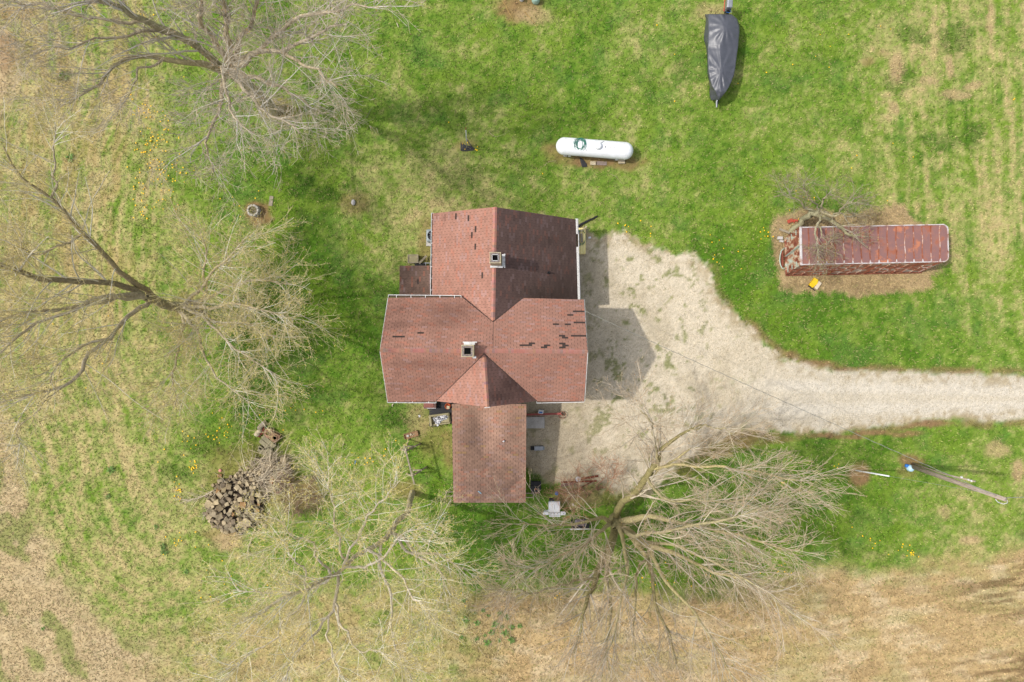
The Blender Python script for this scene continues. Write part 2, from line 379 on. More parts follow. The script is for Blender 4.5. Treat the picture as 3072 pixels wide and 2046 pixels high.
SPOTS = [  # soil or brown thatch: x, y, rx, ry, strength, kind (0 soil, 1 straw, 2 lush tuft)
    (1785, 475, 130, 32, .95, 0), (1690, 450, 60, 30, .7, 0), (1870, 490, 70, 24, .8, 0), (770, 640, 46, 40, .95, 0), (1065, 612, 55, 34, .55, 0), (2575, 1430, 32, 42, 1.0, 0),
    (2730, 1384, 42, 20, .9, 0), (2722, 1418, 34, 20, .5, 0), (2340, 1322, 60, 14, .6, 0), (1190, 10, 10, 10, .1, 0), (1560, 20, 78, 48, .95, 0), (1610, 50, 60, 30, .6, 1), (835, 325, 70, 45, .7, 0),
    (560, 930, 60, 50, .55, 0), (1300, 1300, 50, 90, .45, 0), (1340, 1340, 20, 70, .7, 0), (1860, 1560, 90, 30, .2, 0), (1800, 1480, 150, 30, .45, 0), (1720, 1484, 80, 36, .5, 1), (1215, 1470, 60, 30, .6, 0),
    (905, 1480, 62, 48, .75, 0), (690, 1620, 50, 34, .95, 1), (650, 1600, 40, 20, .6, 0), (740, 1440, 150, 120, .5, 0), (1255, 1260, 40, 60, .5, 1), (1275, 720, 30, 90, .6, 0), (1380, 1230, 50, 20, .4, 1),
    (2600, 182, 26, 16, .6, 0), (2650, 160, 30, 14, .4, 0), (1392, 436, 42, 18, .5, 0), (2690, 205, 24, 50, .9, 1), (2850, 195, 14, 34, .9, 1), (2870, 280, 55, 16, .8, 1), (2685, 330, 16, 28, .8, 1), (2925, 260, 30, 16, .8, 1),
    (2975, 60, 14, 60, .7, 1), (2780, 240, 30, 14, .6, 1), (2990, 1345, 40, 26, .7, 1), (3050, 1410, 22, 34, .9, 1), (2905, 1620, 40, 18, .9, 1), (2830, 1540, 26, 20, .6, 1), (2700, 1300, 70, 10, .9, 0), (2780, 1276, 90, 9, .9, 0), (2520, 1312, 90, 9, .9, 0),
    (2620, 1297, 60, 9, .9, 0), (2240, 980, 40, 26, .6, 0), (2340, 1066, 60, 16, .75, 0), (2450, 1092, 70, 12, .8, 0), (2560, 1108, 60, 9, .8, 0), (2720, 1112, 60, 6, .6, 0), (2900, 1118, 60, 6, .6, 0),
    (1080, 100, 4, 4, .2, 1), (2190, 90, 10, 40, .5, 0), (2135, 35, 60, 26, .55, 1), (2120, 20, 40, 16, .4, 1), (1500, 1800, 260, 26, .4, 0), (140, 330, 4, 4, .1, 0), (40, 40, 70, 26, .6, 0), (20, 160, 50, 60, .7, 0),
    (2200, 1320, 120, 26, .8, 0), (2130, 1350, 90, 30, .7, 0), (2060, 1400, 60, 40, .5, 0),
    (930, 540, 26, 20, .95, 2), (893, 572, 34, 28, .95, 2), (970, 578, 40, 30, .8, 2), (1012, 590, 16, 14, .8, 2), (1040, 560, 16, 12, .8, 2), (190, 228, 26, 20, .9, 2), (213, 475, 12, 10, .9, 2), (2750, 110, 60, 28, .6, 2), (2860, 120, 60, 50, .6, 2),
    (2920, 400, 40, 44, .75, 2), (2820, 420, 70, 30, .5, 2), (2700, 240, 50, 40, .5, 2), (1780, 20, 30, 20, .2, 2), (1640, 580, 40, 30, .3, 2), (2050, 200, 30, 60, .4, 2), (1190, 1258, 60, 26, .8, 2), (520, 1420, 60, 30, .5, 2), (600, 1330, 60, 40, .5, 2)]

HOUSEPOLY = [(1215, 915), (1310, 910), (1310, 690), (1700, 690), (1710, 915), (1712, 1170), (1565, 1170), (1565, 1475), (1372, 1475), (1372, 1170), (1215, 1170)]

DRY = [(x, y, min(1, d + (.16 if x < 600 and y > 900 else .05 if x < 480 else 0))) for x, y, d in DRY]
def fields(px, py):
    wx = px + 60 * (fbm(px, py, 90, 3) - 0.5); wy = py + 60 * (fbm(px, py, 90, 5) - 0.5)
    # dryness by normalised gaussians
    W = np.full(px.shape, 1e-9); D = np.full(px.shape, 0.5e-9)
    for x, y, d in DRY:
        w = np.exp(-((wx - x) ** 2 + (wy - y) ** 2) / (2 * 75.0 ** 2)); W += w; D += w * d
    far = W < 1e-6
    dry = np.where(far, 0.45, D / W)
    n1 = fbm(px, py, 70, 11, 4, 0.6); n2 = fbm(px, py, 22, 23, 3, 0.7)
    dry = dry + 0.6 * (n1 - 0.5) + 0.75 * (n2 - 0.5) + 0.5 * (fbm(px, py, 9, 29, 2, .8) - .5)
    # mowing and drilling lines: arcs that follow the field edge on the left, straight ones on the right
    fd0 = sdist(px, py, FIELD)
    arc = fbm(fd0 * 2.6, px * .12 + py * .22, 26, 61, 3, .7); ver = fbm(px * 1.6 - py * .10, py * .16, 26, 67, 3, .7)
    dry = dry + 1.1 * (arc - .5) * sm(620, 350, px) + 0.95 * (ver - .5) * sm(2450, 2800, px) * sm(1100, 700, py)
    gr = sdist(wx * 0.35 + px * 0.65, wy * 0.35 + py * 0.65, GRAVEL)
    fray = 55 * (fbm(px, py, 26, 31, 4, 0.7) - 0.5)
    grav = sm(-10, 12, gr + fray * (1.0 - 0.65 * sm(2350, 2600, px)))
    fd = sdist(wx, wy, FIELD)
    field = sm(-55, 40, fd + 90 * (fbm(px, py, 40, 41, 4, 0.65) - 0.5))
    olive = sm(380, 560, px) * sm(1560, 1300, px) * sm(1700, 1800, py)
    field = field * (1 - olive * (0.30 + 0.5 * sm(.42, .6, fbm(px, py, 50, 43, 4, .65))))
    soil = np.zeros(px.shape); straw = np.zeros(px.shape); tuft = np.zeros(px.shape)
    for x, y, rx, ry, s, k in SPOTS:
        r = np.sqrt(((wx * .5 + px * .5 - x) / rx) ** 2 + ((wy * .5 + py * .5 - y) / ry) ** 2)
        m = s * sm(1.25, 0.55, r + 0.7 * (n2 - 0.5))
        if k == 0: soil = np.maximum(soil, m)
        elif k == 1: straw = np.maximum(straw, m)
        else: tuft = np.maximum(tuft, m)
    tr = sm(-14, 10, sdist(wx * .5 + px * .5, wy * .5 + py * .5, TRAIL) + 30 * (n2 - .5))
    straw = np.maximum(straw, tr * 0.95)
    return dict(dry=dry, grav=grav, field=field, soil=soil, straw=straw, tuft=tuft, n1=n1, n2=n2, gr=gr, fd=fd)

def mixc(a, b, t): return a + (np.asarray(b) - a) * t[..., None]
C_lush = np.array(S(90, 128, 36)); C_mid = np.array(S(124, 150, 58)); C_yel = np.array(S(164, 168, 98)); C_tan = np.array(S(194, 178, 124))
C_field = np.array(S(196, 169, 122)); C_soil = np.array(S(152, 118, 86)); C_blue = np.array(S(92, 128, 62)); C_straw = np.array(S(192, 168, 124))
C_grav = np.array(S(220, 207, 182)); C_grav2 = np.array(S(194, 180, 152)); C_brown = np.array(S(146, 116, 84))
C_bright = np.array(S(126, 152, 46))
def ground_color(px, py, F):
    d = F['dry']
    c = np.zeros(px.shape + (3,)) + C_lush
    c = mixc(c, C_mid, sm(0.0, 0.34, d)); c = mixc(c, C_yel, sm(0.34, 0.66, d)); c = mixc(c, C_tan, sm(0.62, 1.0, d))
    hue = fbm(px, py, 120, 71, 3)
    c = mixc(c, C_bright, 0.4 * sm(0.52, 0.72, hue) * sm(0.7, 0.2, d))
    c = mixc(c, C_blue, 0.4 * sm(0.5, 0.75, fbm(px, py, 60, 77, 3)) * sm(0.8, 0.2, d))
    c = mixc(c, C_lush * 0.72 + C_blue * .1, F['tuft'])
    # reddish thatch in the west strip
    west = sm(520, 330, px) * sm(1300, 700, py)
    c = mixc(c, np.array(S(176, 152, 100)), west * 0.55 * sm(0.45, 0.62, fbm(px * 1.6, py * 0.45, 40, 83, 4)))
    # open field
    rows = fbm(px * 0.10, py * 1.2 + px * 0.17, 13, 91, 3) * sm(1300, 1800, px) + fbm(F['fd'] * 1.5, px * .1 + py * .1, 13, 92, 3) * (1 - sm(1300, 1800, px))
    fcol = mixc(np.zeros_like(c) + C_field, np.array(S(212, 190, 150)), sm(0.45, 0.75, fbm(px * .5, py, 30, 95, 4)))
    fcol = mixc(fcol, np.array(S(166, 140, 98)), 0.5 * sm(0.42, 0.66, rows))
    fcol = mixc(fcol, np.array(S(170, 164, 104)), 0.4 * sm(0.48, 0.66, fbm(px * 0.4, py, 60, 97, 4)) * sm(1500, 1900, px + (py - 1800)))
    left = sm(700, 300, px)
    fcol = mixc(fcol, np.array(S(200, 180, 140)), left * 0.7)
    fcol = mixc(fcol, np.array(S(140, 148, 80)), left * 0.8 * sm(0.55, 0.68, fbm(px + py * .3, py - px * .8, 70, 99, 4)))
    dark = np.maximum(sm(1.3, 0.4, np.hypot((px - 3090) / 230, (py - 1770) / 90)), sm(1.3, 0.3, np.hypot((px - 3060) / 200, (py - 2010) / 60)))
    fcol = mixc(fcol, np.array(S(120, 96, 66)), 0.75 * dark * sm(0.38, 0.6, rows))
    c = mixc(c, fcol, F['field'])
    c = mixc(c, C_soil, F['soil'] * (1 - 0.3 * F['n2'])); c = mixc(c, C_straw, F['straw'])
    # driveway
    g = np.zeros_like(c) + C_grav
    wear = fbm(px, py, 90, 103, 5, 0.65)
    g = mixc(g, C_grav2, 0.55 * sm(0.46, 0.66, wear) * sm(2500, 2100, px)); g = mixc(g, np.array(S(208, 198, 178)), 0.8 * sm(2150, 2500, px))
    trk = np.minimum(np.abs(py - (1158 + 0.02 * (px - 2400))), np.abs(py - (1228 - 0.01 * (px - 2400)))); g = mixc(g, np.array(S(220, 212, 196)), .6 * sm(26, 6, trk) * sm(2150, 2450, px))
    weeds = sm(0.6, 0.7, fbm(px, py, 26, 107, 4, 0.7)) * sm(2350, 2000, px)
    g = mixc(g, np.array(S(134, 140, 80)), 0.8 * weeds)
    g = mixc(g, np.array(S(168, 150, 112)), 0.8 * sm(60, 0, F['gr']) * sm(0.4, 0.65, F['n2']))
    near = sm(1860, 1740, px) * sm(640, 700, py)
    g = mixc(g, np.array(S(190, 174, 146)), 0.5 * near)
    c = mixc(c, g, F['grav'])
    # earth rim along the drive
    rim = sm(16, 3, np.abs(F['gr'] + 8)) * sm(0.36, 0.52, fbm(px, py, 60, 113, 3)) * sm(2000, 2300, px)
    c = mixc(c, C_brown, 0.6 * rim)
    return c

def axis(lo, hi, step):
    core = np.arange(lo, hi + 1, step, dtype=float)
    g = np.array([40, 110, 230, 450, 900, 1800, 3600, 8000, 18000, 42000, 100000, 300000], float)
    return np.concatenate([lo - g[::-1], core, hi + g])
gx = axis(-130, 3210, 6.6); gy = axis(-150, 2170, 6.6)
PX, PY = np.meshgrid(gx, gy)
FF = fields(PX, PY)
CC = ground_color(PX, PY, FF)
outd = np.maximum(np.maximum(-PX, PX - 3072), np.maximum(-PY, PY - 2046))
farc = mixc(np.zeros_like(CC) + np.array(S(182, 158, 112)), np.array(S(128, 146, 66)), sm(-600, 300, (PX - 1500) - 1.4 * (PY - 900)))
CC = mixc(CC, farc, sm(60, 240, outd) * (1 - FF['grav']))
# fine grain from one grid point to the next
grain = rng.random(PX.shape)
CC = CC * (0.86 + 0.28 * grain)[..., None]
am = 0.36 - 0.24 * FF['grav']
CC = CC * (1 - am / 2 + am * fbm(PX, PY, 16, 131, 3, 0.8))[..., None]
ZZ = 0.03 * (fbm(PX, PY, 60, 151, 4) - 0.5) - 0.012 * FF['grav'] - 0.01
rut = np.abs(sdist(PX, PY, FIELD)); ZZ += FF['field'] * 0.03 * (fbm(PX * 0.14 + PY * .05, PY + PX * .1, 14, 91, 2) - 0.5)
inh = sdist(PX, PY, HOUSEPOLY) > 0
ZZ = np.where(inh, -0.03, ZZ)
V = np.stack([(PX - NX) * G, -(PY - NY) * G, ZZ], -1).reshape(-1, 3)
ny, nx = PX.shape
idx = np.arange(ny * nx).reshape(ny, nx)
Fq = np.stack([idx[1:, :-1], idx[1:, 1:], idx[:-1, 1:], idx[:-1, :-1]], -1).reshape(-1, 4)
ground = np_mesh('ground', V, Fq, CC.reshape(-1, 3), M_ground, smooth=True, k=4)
tag(ground, 'lawn, stubble field and pale gravel drive around the farmhouse', None, kind='structure')

def zground(px, py):
    return 0.0

# ---- grass blades
def scatter(n, x0=-60, x1=3140, y0=-70, y1=2110):
    return rng.uniform(x0, x1, n), rng.uniform(y0, y1, n)
def blades(name, x, y, h, w, lean, col, nb, label, cat=None, z0=-0.01, ang=None):
    n = len(x)
    A = rng.uniform(0, 2 * PI, (n, nb)) if ang is None else ang[:, None] + rng.normal(0, 0.35, (n, nb))
    bx = ((x - NX) * G)[:, None] + rng.normal(0, 0.02, (n, nb)); by = (-(y - NY) * G)[:, None] + rng.normal(0, 0.02, (n, nb))
    hh = (h[:, None] * rng.uniform(0.6, 1.3, (n, nb))); ll = hh * lean * rng.uniform(0.5, 1.4, (n, nb)); ww = w[:, None] * rng.uniform(0.7, 1.3, (n, nb))
    ca, sa = np.cos(A), np.sin(A)
    v0 = np.stack([bx - sa * ww, by + ca * ww, np.full_like(bx, z0)], -1); v1 = np.stack([bx + sa * ww, by - ca * ww, np.full_like(bx, z0)], -1)
    v2 = np.stack([bx + ca * ll, by + sa * ll, z0 + hh], -1)
    V = np.stack([v0, v1, v2], 2).reshape(-1, 3)
    F = np.arange(len(V)).reshape(-1, 3)
    C = np.repeat(col[:, None, :] * rng.uniform(0.8, 1.25, (n, nb, 1)), 3, axis=1).reshape(n, nb, 3, 3) if False else np.repeat((col[:, None, :] * rng.uniform(0.62, 1.4, (n, nb, 1)))[:, :, None, :], 3, axis=2)
    C = C.reshape(-1, 3)
    o = np_mesh(name, V, F, C, M_grass, k=3)
    return tag(o, label, cat, kind='stuff')

x, y = scatter(270000)
f = fields(x, y); c = ground_color(x, y, f)
keep = (f['grav'] < 0.35) & (sdist(x, y, HOUSEPOLY) < 0) & (rng.random(len(x)) > 0.7 * f['soil'])
keep &= ~((np.abs(x - 2585) < 200) & (np.abs(y - 760) < 52))
x, y, c = x[keep], y[keep], c[keep]; dd = f['dry'][keep]; tf = f['tuft'][keep]; fl = f['field'][keep]
c = c * (1.12 + 0.1 * rng.normal(0, 1, len(x)))[:, None].clip(0.6, 1.6)
# some blades greener, some paler than the turf under them
k = rng.random(len(x)); g1 = k < 0.16; c[g1] = c[g1] * 0.5 + C_lush * 0.5
g2 = (k > 0.80); c[g2] = c[g2] * 0.55 + C_straw * 0.5
h = 0.05 + 0.05 * rng.random(len(x)) + 0.08 * tf + 0.03 * (dd < 0.1); w = 0.014 + 0.018 * rng.random(len(x))
blades('grass', x, y, h, w, 1.1, c, 2, 'short patchy spring grass, lush green to straw yellow, over the whole yard', 'grass')

# ---- long dead straw round the trailer and in the field edge
x, y = scatter(60000); f = fields(x, y)
pr = np.maximum(f['straw'], 0.35 * f['field'] * sm(900, 300, x)); pr = np.maximum(pr, .12 * f['field'])
keep = (rng.random(len(x)) < pr) & ~((np.abs(x - 2585) < 205) & (np.abs(y - 760) < 55))
x, y = x[keep], y[keep]
xt = rng.uniform(2310, 2860, 16000); yt = rng.uniform(600, 890, 16000); ft = fields(xt, yt)
kt = (rng.random(16000) < ft['straw']) & ~((np.abs(xt - 2585) < 205) & (np.abs(yt - 760) < 55))
x = np.concatenate([x, xt[kt]]); y = np.concatenate([y, yt[kt]])
c = np.array(S(200, 176, 134)) * rng.uniform(0.7, 1.15, (len(x), 1)) * np.array([1, .98, .93]) ** rng.uniform(0, 2, (len(x), 1))
blades('dead_grass', x, y, np.full(len(x), 0.07), np.full(len(x), 0.008), 3.2, c, 3, 'long flattened straw-coloured grass round the rusty trailer and along the field edge', 'dead grass', ang=fbm(x, y, 60, 201) * 9)

# ---- gravel stones
x = np.concatenate([rng.uniform(1560, 2560, 60000), rng.uniform(2500, 3120, 14000)]); y = np.concatenate([rng.uniform(660, 1480, 60000), rng.uniform(1060, 1330, 14000)])
f = fields(x, y); c = ground_color(x, y, f)
keep = (f['grav'] > rng.uniform(0.05, 0.8, len(x))) & (sdist(x, y, HOUSEPOLY) < 0)
x, y, c = x[keep], y[keep], c[keep]; n = len(x)
c = c * rng.uniform(0.66, 1.22, (n, 1)) * np.array([1.0, 0.985, 0.95]) ** rng.uniform(-1, 2, (n, 1))
r = rng.uniform(0.014, 0.042, n); a = rng.uniform(0, 2 * PI, n)
bx, by = (x - NX) * G, -(y - NY) * G
VV = []
for k in range(4):
    th = a + k * PI / 2 + rng.uniform(-.3, .3, n); rr = r * rng.uniform(0.7, 1.3, n)
    VV.append(np.stack([bx + np.cos(th) * rr, by + np.sin(th) * rr, np.full(n, -0.022)], -1))
VV.append(np.stack([bx + rng.normal(0, .25, n) * r, by + rng.normal(0, .25, n) * r, -0.012 + r * rng.uniform(.5, 1.0, n)], -1))
V = np.stack(VV, 1).reshape(-1, 3); b0 = (np.arange(n) * 5)[:, None, None]
F = (b0 + np.array([[0, 1, 4], [1, 2, 4], [2, 3, 4], [3, 0, 4]])[None]).reshape(-1, 3)
o = np_mesh('gravel', V, F, np.repeat(c, 5, axis=0), M_gravel, k=3)
tag(o, 'pale crushed-stone gravel spread over the drive and parking area', 'gravel', kind='stuff')

# ---- dandelions: small yellow heads in drifts
cl = [(440, 330, 40, 30, 22), (465, 400, 50, 60, 40), (480, 480, 50, 60, 34), (470, 600, 60, 50, 24), (430, 650, 30, 30, 8), (500, 520, 60, 40, 16), (420, 560, 40, 60, 8), (440, 40, 50, 30, 8),
      (580, 1400, 12, 14, 16), (535, 1470, 14, 20, 14), (640, 1290, 60, 40, 16), (550, 1340, 50, 40, 10), (530, 1620, 30, 20, 8), (700, 1290, 60, 30, 6), (1090, 1380, 40, 22, 14), (2340, 1716, 40, 20, 10),
      (2730, 1660, 16, 8, 10), (2610, 1620, 50, 30, 8), (1950, 1740, 60, 16, 10), (1400, 1800, 40, 20, 6), (1680, 1790, 14, 8, 8), (2100, 1720, 140, 40, 10), (2400, 600, 60, 40, 9), (2300, 700, 20, 20, 8), (2150, 760, 60, 50, 10),
      (1910, 690, 80, 30, 8), (1420, 430, 20, 24, 6), (540, 140, 60, 60, 8), (3040, 300, 4, 4, 2), (2500, 150, 160, 120, 8), (2650, 520, 100, 80, 5), (900, 1230, 60, 40, 8), (760, 600, 60, 50, 7), (1180, 1400, 40, 60, 8), (280, 1080, 100, 140, 7),
      (700, 1750, 120, 60, 14), (560, 1640, 60, 40, 7), (1700, 480, 500, 200, 5), (2150, 150, 160, 120, 4), (2700, 1650, 60, 30, 6), (2510, 1400, 8, 6, 3)]
mb = MB()
for cx, cy, sx, sy, n in cl:
    for i in range(n):
        p = P(random.gauss(cx, sx * .6), random.gauss(cy, sy * .6), 0); q = random.uniform(0.028, 0.05)
        mb.lathe([(0.004, 0), (q, 0.004), (q * .8, 0.018), (0.0, 0.024)], (p.x, p.y, 0.05 + random.random() * .03), 6)
o = mb.build('dandelions', M_dandelion, fix=False); tag(o, 'yellow dandelion flowers dotted in drifts through the grass', 'dandelions', kind='stuff')

# ---- broad-leaved weed rosettes, one thing each where the photo shows them apart
def weed_mesh(seed, n=13, r=0.22):
    rnd = random.Random(seed); V = []; Fs = []; Cs = []
    mb = MB()
    for k in range(n):
        a = 2 * PI * k / n + rnd.uniform(-.25, .25); L = r * rnd.uniform(.55, 1.15); w = L * rnd.uniform(.10, .18); u = Vector((math.cos(a), math.sin(a), 0)); s = Vector((-u.y, u.x, 0))
        z1 = rnd.uniform(.05, .12); cc = S(112, 140 + rnd.randint(-14, 16), 72, .7)
        mb.add([Vector((0, 0, .02)), u * L * .5 - s * w + Vector((0, 0, z1)), u * L + Vector((0, 0, z1 * .5)), u * L * .5 + s * w + Vector((0, 0, z1))], [(0, 1, 2, 3)], cc)
    return mb
weeds = [weed_mesh(i).mesh('weed_leaves', M_grass, fix=False) for i in range(4)]
wl = [(1330, 1826), (1345, 1838), (1392, 1800), (1432, 1868), (1450, 1830), (1465, 1845), (1500, 1838), (1520, 1850), (1395, 1858), (1425, 1838), (1485, 1870), (1535, 1880), (1385, 1912), (1430, 1914), (1455, 1906), (1475, 1896), (1515, 1898), (1535, 1916), (1505, 1880),
      (1462, 1926), (1560, 1876), (1300, 1910), (1310, 1900), (1498, 1920), (470, 1580), (490, 1640), (325, 1490), (130, 1885), (335, 1410), (185, 225), (200, 236), (213, 474), (560, 1715), (495, 1655)]
for i, (x, y) in enumerate(wl):
    o = bpy.data.objects.new('weed_plant', weeds[i % 4]); COL.objects.link(o)
    o.location = P(x, y, 0); o.rotation_euler = (0, 0, random.random() * 6.28); s = random.uniform(.6, 1.5); o.scale = (s, s * random.uniform(.7, 1.1), s)
    if i < 24: tag(o, 'leafy green weed rosette on the bare tan soil south of the yard', 'weed', 'green weeds on the bare field soil')
    elif 29 <= i <= 30: tag(o, 'bright green weed clump in the dry grass at far upper left', 'weed', 'weeds at upper left')
    elif i in (26, 27, 28, 32): tag(o, 'small green weed rosette in the dry grass at lower left', 'weed', 'weeds in the lower left grass')
    elif i == 31: tag(o, 'single small green weed in the yellow grass near the left edge', 'weed')
    else: tag(o, 'green weed rosette in the grass just below left of the stone heap', 'weed', 'weeds below the stone heap')
# ------------------------------------------------------------------ the farmhouse
house = thing('farmhouse', 'L-plan farmhouse with pinkish red shingle roofs and two square chimneys', 'house', P(1480, 1000, 0))
hl = Vector(house.location)
def hobj(mb, name, mat, parent=house, **k):
    """parts are modelled in world coordinates and hung under the house"""
    o = mb.build(name, mat, None, **k); o.parent = parent
    base = Vector((0, 0, 0)); q = parent
    while q is not None: base += Vector(q.location); q = q.parent
    o.location = Vector(o.location) - base
    return o
ZR, ZE, ZW = 7.0, 4.85, 5.8
def plane(a, b, c):
    n = (b - a).cross(c - a).normalized()
    if n.z < 0: n = -n
    return n, n.dot(a)
def RP(px, py, pl):
    n, d = pl
    o = Vector((0, 0, H)); r = P(px, py, 0) - o
    return o + r * ((d - n.dot(o)) / n.dot(r))
rL, rR = P(1140, 1051, ZR), P(1763, 1055, ZR)
pl_S = plane(P(1457, 1204.5, ZE), rL, rR)
pl_N = plane(P(1457, 896.5, ZE), rL, rR)
wr0, wr1 = P(1485, 621, ZW), P(1479, 966, ZW)
pl_WW = plane(P(1297, 764, 3.35), wr0, wr1)
pl_WE = plane(P(1730, 777, 2.85), wr0, wr1)
gr0, gr1 = P(1452, 1061, 6.85), P(1462, 1222, 6.85)
pl_GW = plane(P(1308, 1203, ZE), gr0, gr1)
pl_GE = plane(P(1610, 1203, ZE), gr0, gr1)
pl_P = plane(P(1355, 1214, 3.15), P(1579, 1214, 3.15), P(1468, 1508, 2.45))
pl_Q = plane(P(1199, 797, 2.25), P(1198, 888, 2.25), P(1298, 840, 2.95))
E1, E2 = 'eave', 'ridge'
# name, plane, image polygon, eave direction image points (a->b, eave side), stain, is rows parallel to a->b
ROOFS = [
    ('main_s_left', pl_S, [(1163, 1205), (1308, 1204), (1451, 1061), (1451, 1053), (1140, 1051)], (1163, 1205), (1752, 1205)),
    ('main_s_right', pl_S, [(1752, 1204), (1763, 1055), (1453, 1053), (1453, 1061), (1610, 1204)], (1163, 1205), (1752, 1205)),
    ('main_n_left', pl_N, [(1165, 893), (1140, 1051), (1479, 1053.2), (1479, 966), (1388, 892)], (1752, 899), (1165, 893)),
    ('main_n_right', pl_N, [(1752, 899), (1569, 894), (1480, 966), (1480, 1053.2), (1763, 1055)], (1752, 899), (1165, 893)),
    ('wing_w', pl_WW, [(1298, 640), (1296, 892), (1480.4, 892), (1485, 621)], (1298, 640), (1296, 892)),
    ('wing_w', pl_WW, [(1388, 892), (1479, 966), (1480.4, 892)], (1298, 640), (1296, 892)),
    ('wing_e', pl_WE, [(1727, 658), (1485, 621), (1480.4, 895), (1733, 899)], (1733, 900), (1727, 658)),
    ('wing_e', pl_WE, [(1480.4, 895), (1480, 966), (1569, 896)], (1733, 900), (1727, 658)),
    ('cross_w', pl_GW, [(1308, 1203), (1462, 1221), (1453, 1060)], (1453 - 145, 1060), (1308, 1203)),
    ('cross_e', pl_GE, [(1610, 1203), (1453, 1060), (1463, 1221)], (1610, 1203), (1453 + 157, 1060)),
    ('porch', pl_P, [(1355, 1212), (1360, 1508), (1577, 1508), (1579, 1212)], (1360, 1508), (1577, 1508)),
    ('porch_west', pl_Q, [(1199, 797), (1198, 892), (1300, 892), (1300, 797)], (1199, 797), (1198, 892)),
]
MISSING = [(605,152),(688,163),(740,235),(716,275),(730,370),(779,558),(203,955),(243,955),(367,934),(1405,789),(1443,789),(1368,810),(1277,889),(1355,889),(1412,877),(1452,877),
           (1321,959),(1340,971),(1398,960),(1436,960),(1468,960),(1045,1012),(1085,1012),(1105,1021),(1223,1021),(1204,1032),(1323,1012),(1342,1021),(1325,1032)]
MISSING = [(1100 + a / 2.24, 580 + b / 2.24) for a, b in MISSING] + [(1252, 846)]
def project(v):
    k = G * (H - v.z) / H
    return (v.x / k + NX, -v.y / k + NY)
def clip(poly, cl):
    """clip 2-D polygon by a convex polygon (counter-clockwise)"""
    out = poly
    for i in range(len(cl)):
        a, b = cl[i], cl[(i + 1) % len(cl)]
        inp, out = out, []
        f = lambda p: (b[0] - a[0]) * (p[1] - a[1]) - (b[1] - a[1]) * (p[0] - a[0])
        for j in range(len(inp)):
            p, q = inp[j], inp[(j + 1) % len(inp)]
            fp, fq = f(p), f(q)
            if fp >= 0: out.append(p)
            if (fp > 0 > fq) or (fp < 0 < fq):
                t = fp / (fp - fq); out.append((p[0] + (q[0] - p[0]) * t, p[1] + (q[1] - p[1]) * t))
        if len(out) < 3: return []
    return out
EXP, TABW, GAP = 0.127, 0.315, 0.017
stains = {'wing_e': [(1660, 890, 110, 50, .32), (1700, 700, 60, 60, .22), (1560, 660, 40, 90, .14), (1640, 720, 60, 20, .18), (1720, 850, 60, 90, .26), (1600, 880, 60, 26, .18), (1650, 800, 100, 90, .12)],
          'main_n_left': [(1360, 935, 60, 26, .22), (1320, 970, 80, 16, .15), (1240, 930, 70, 20, .10), (1200, 975, 40, 16, .14)],
          'main_s_left': [(1240, 1090, 70, 16, .16), (1280, 1150, 40, 30, .12), (1200, 1150, 30, 50, .10), (1340, 1100, 80, 14, .10)],
          'cross_e': [(1530, 1150, 34, 22, .3), (1500, 1190, 34, 16, .3), (1570, 1170, 20, 40, .2)],
          'porch': [(1510, 1430, 36, 44, .32), (1420, 1270, 22, 60, .25), (1415, 1370, 30, 50, .22), (1545, 1320, 40, 60, .14), (1475, 1240, 30, 200, -.16), (1400, 1290, 44, 70, .12), (1550, 1260, 40, 40, .12), (1470, 1460, 60, 20, .06), (1450, 1390, 30, 30, .12)],
          'porch_west': [(1220, 810, 50, 40, .3), (1250, 870, 60, 20, .2)]}
BASE = {'wing_e': S(108, 86, 80), 'wing_w': S(177, 131, 114), 'cross_w': S(177, 131, 114), 'cross_e': S(122, 94, 86), 'porch': S(176, 140, 120), 'porch_west': S(122, 98, 86)}  # east slopes darkened for algae and painted-in shade, west slopes a touch sunlit
roof = MB()
shingle_all = MB(); whole = []
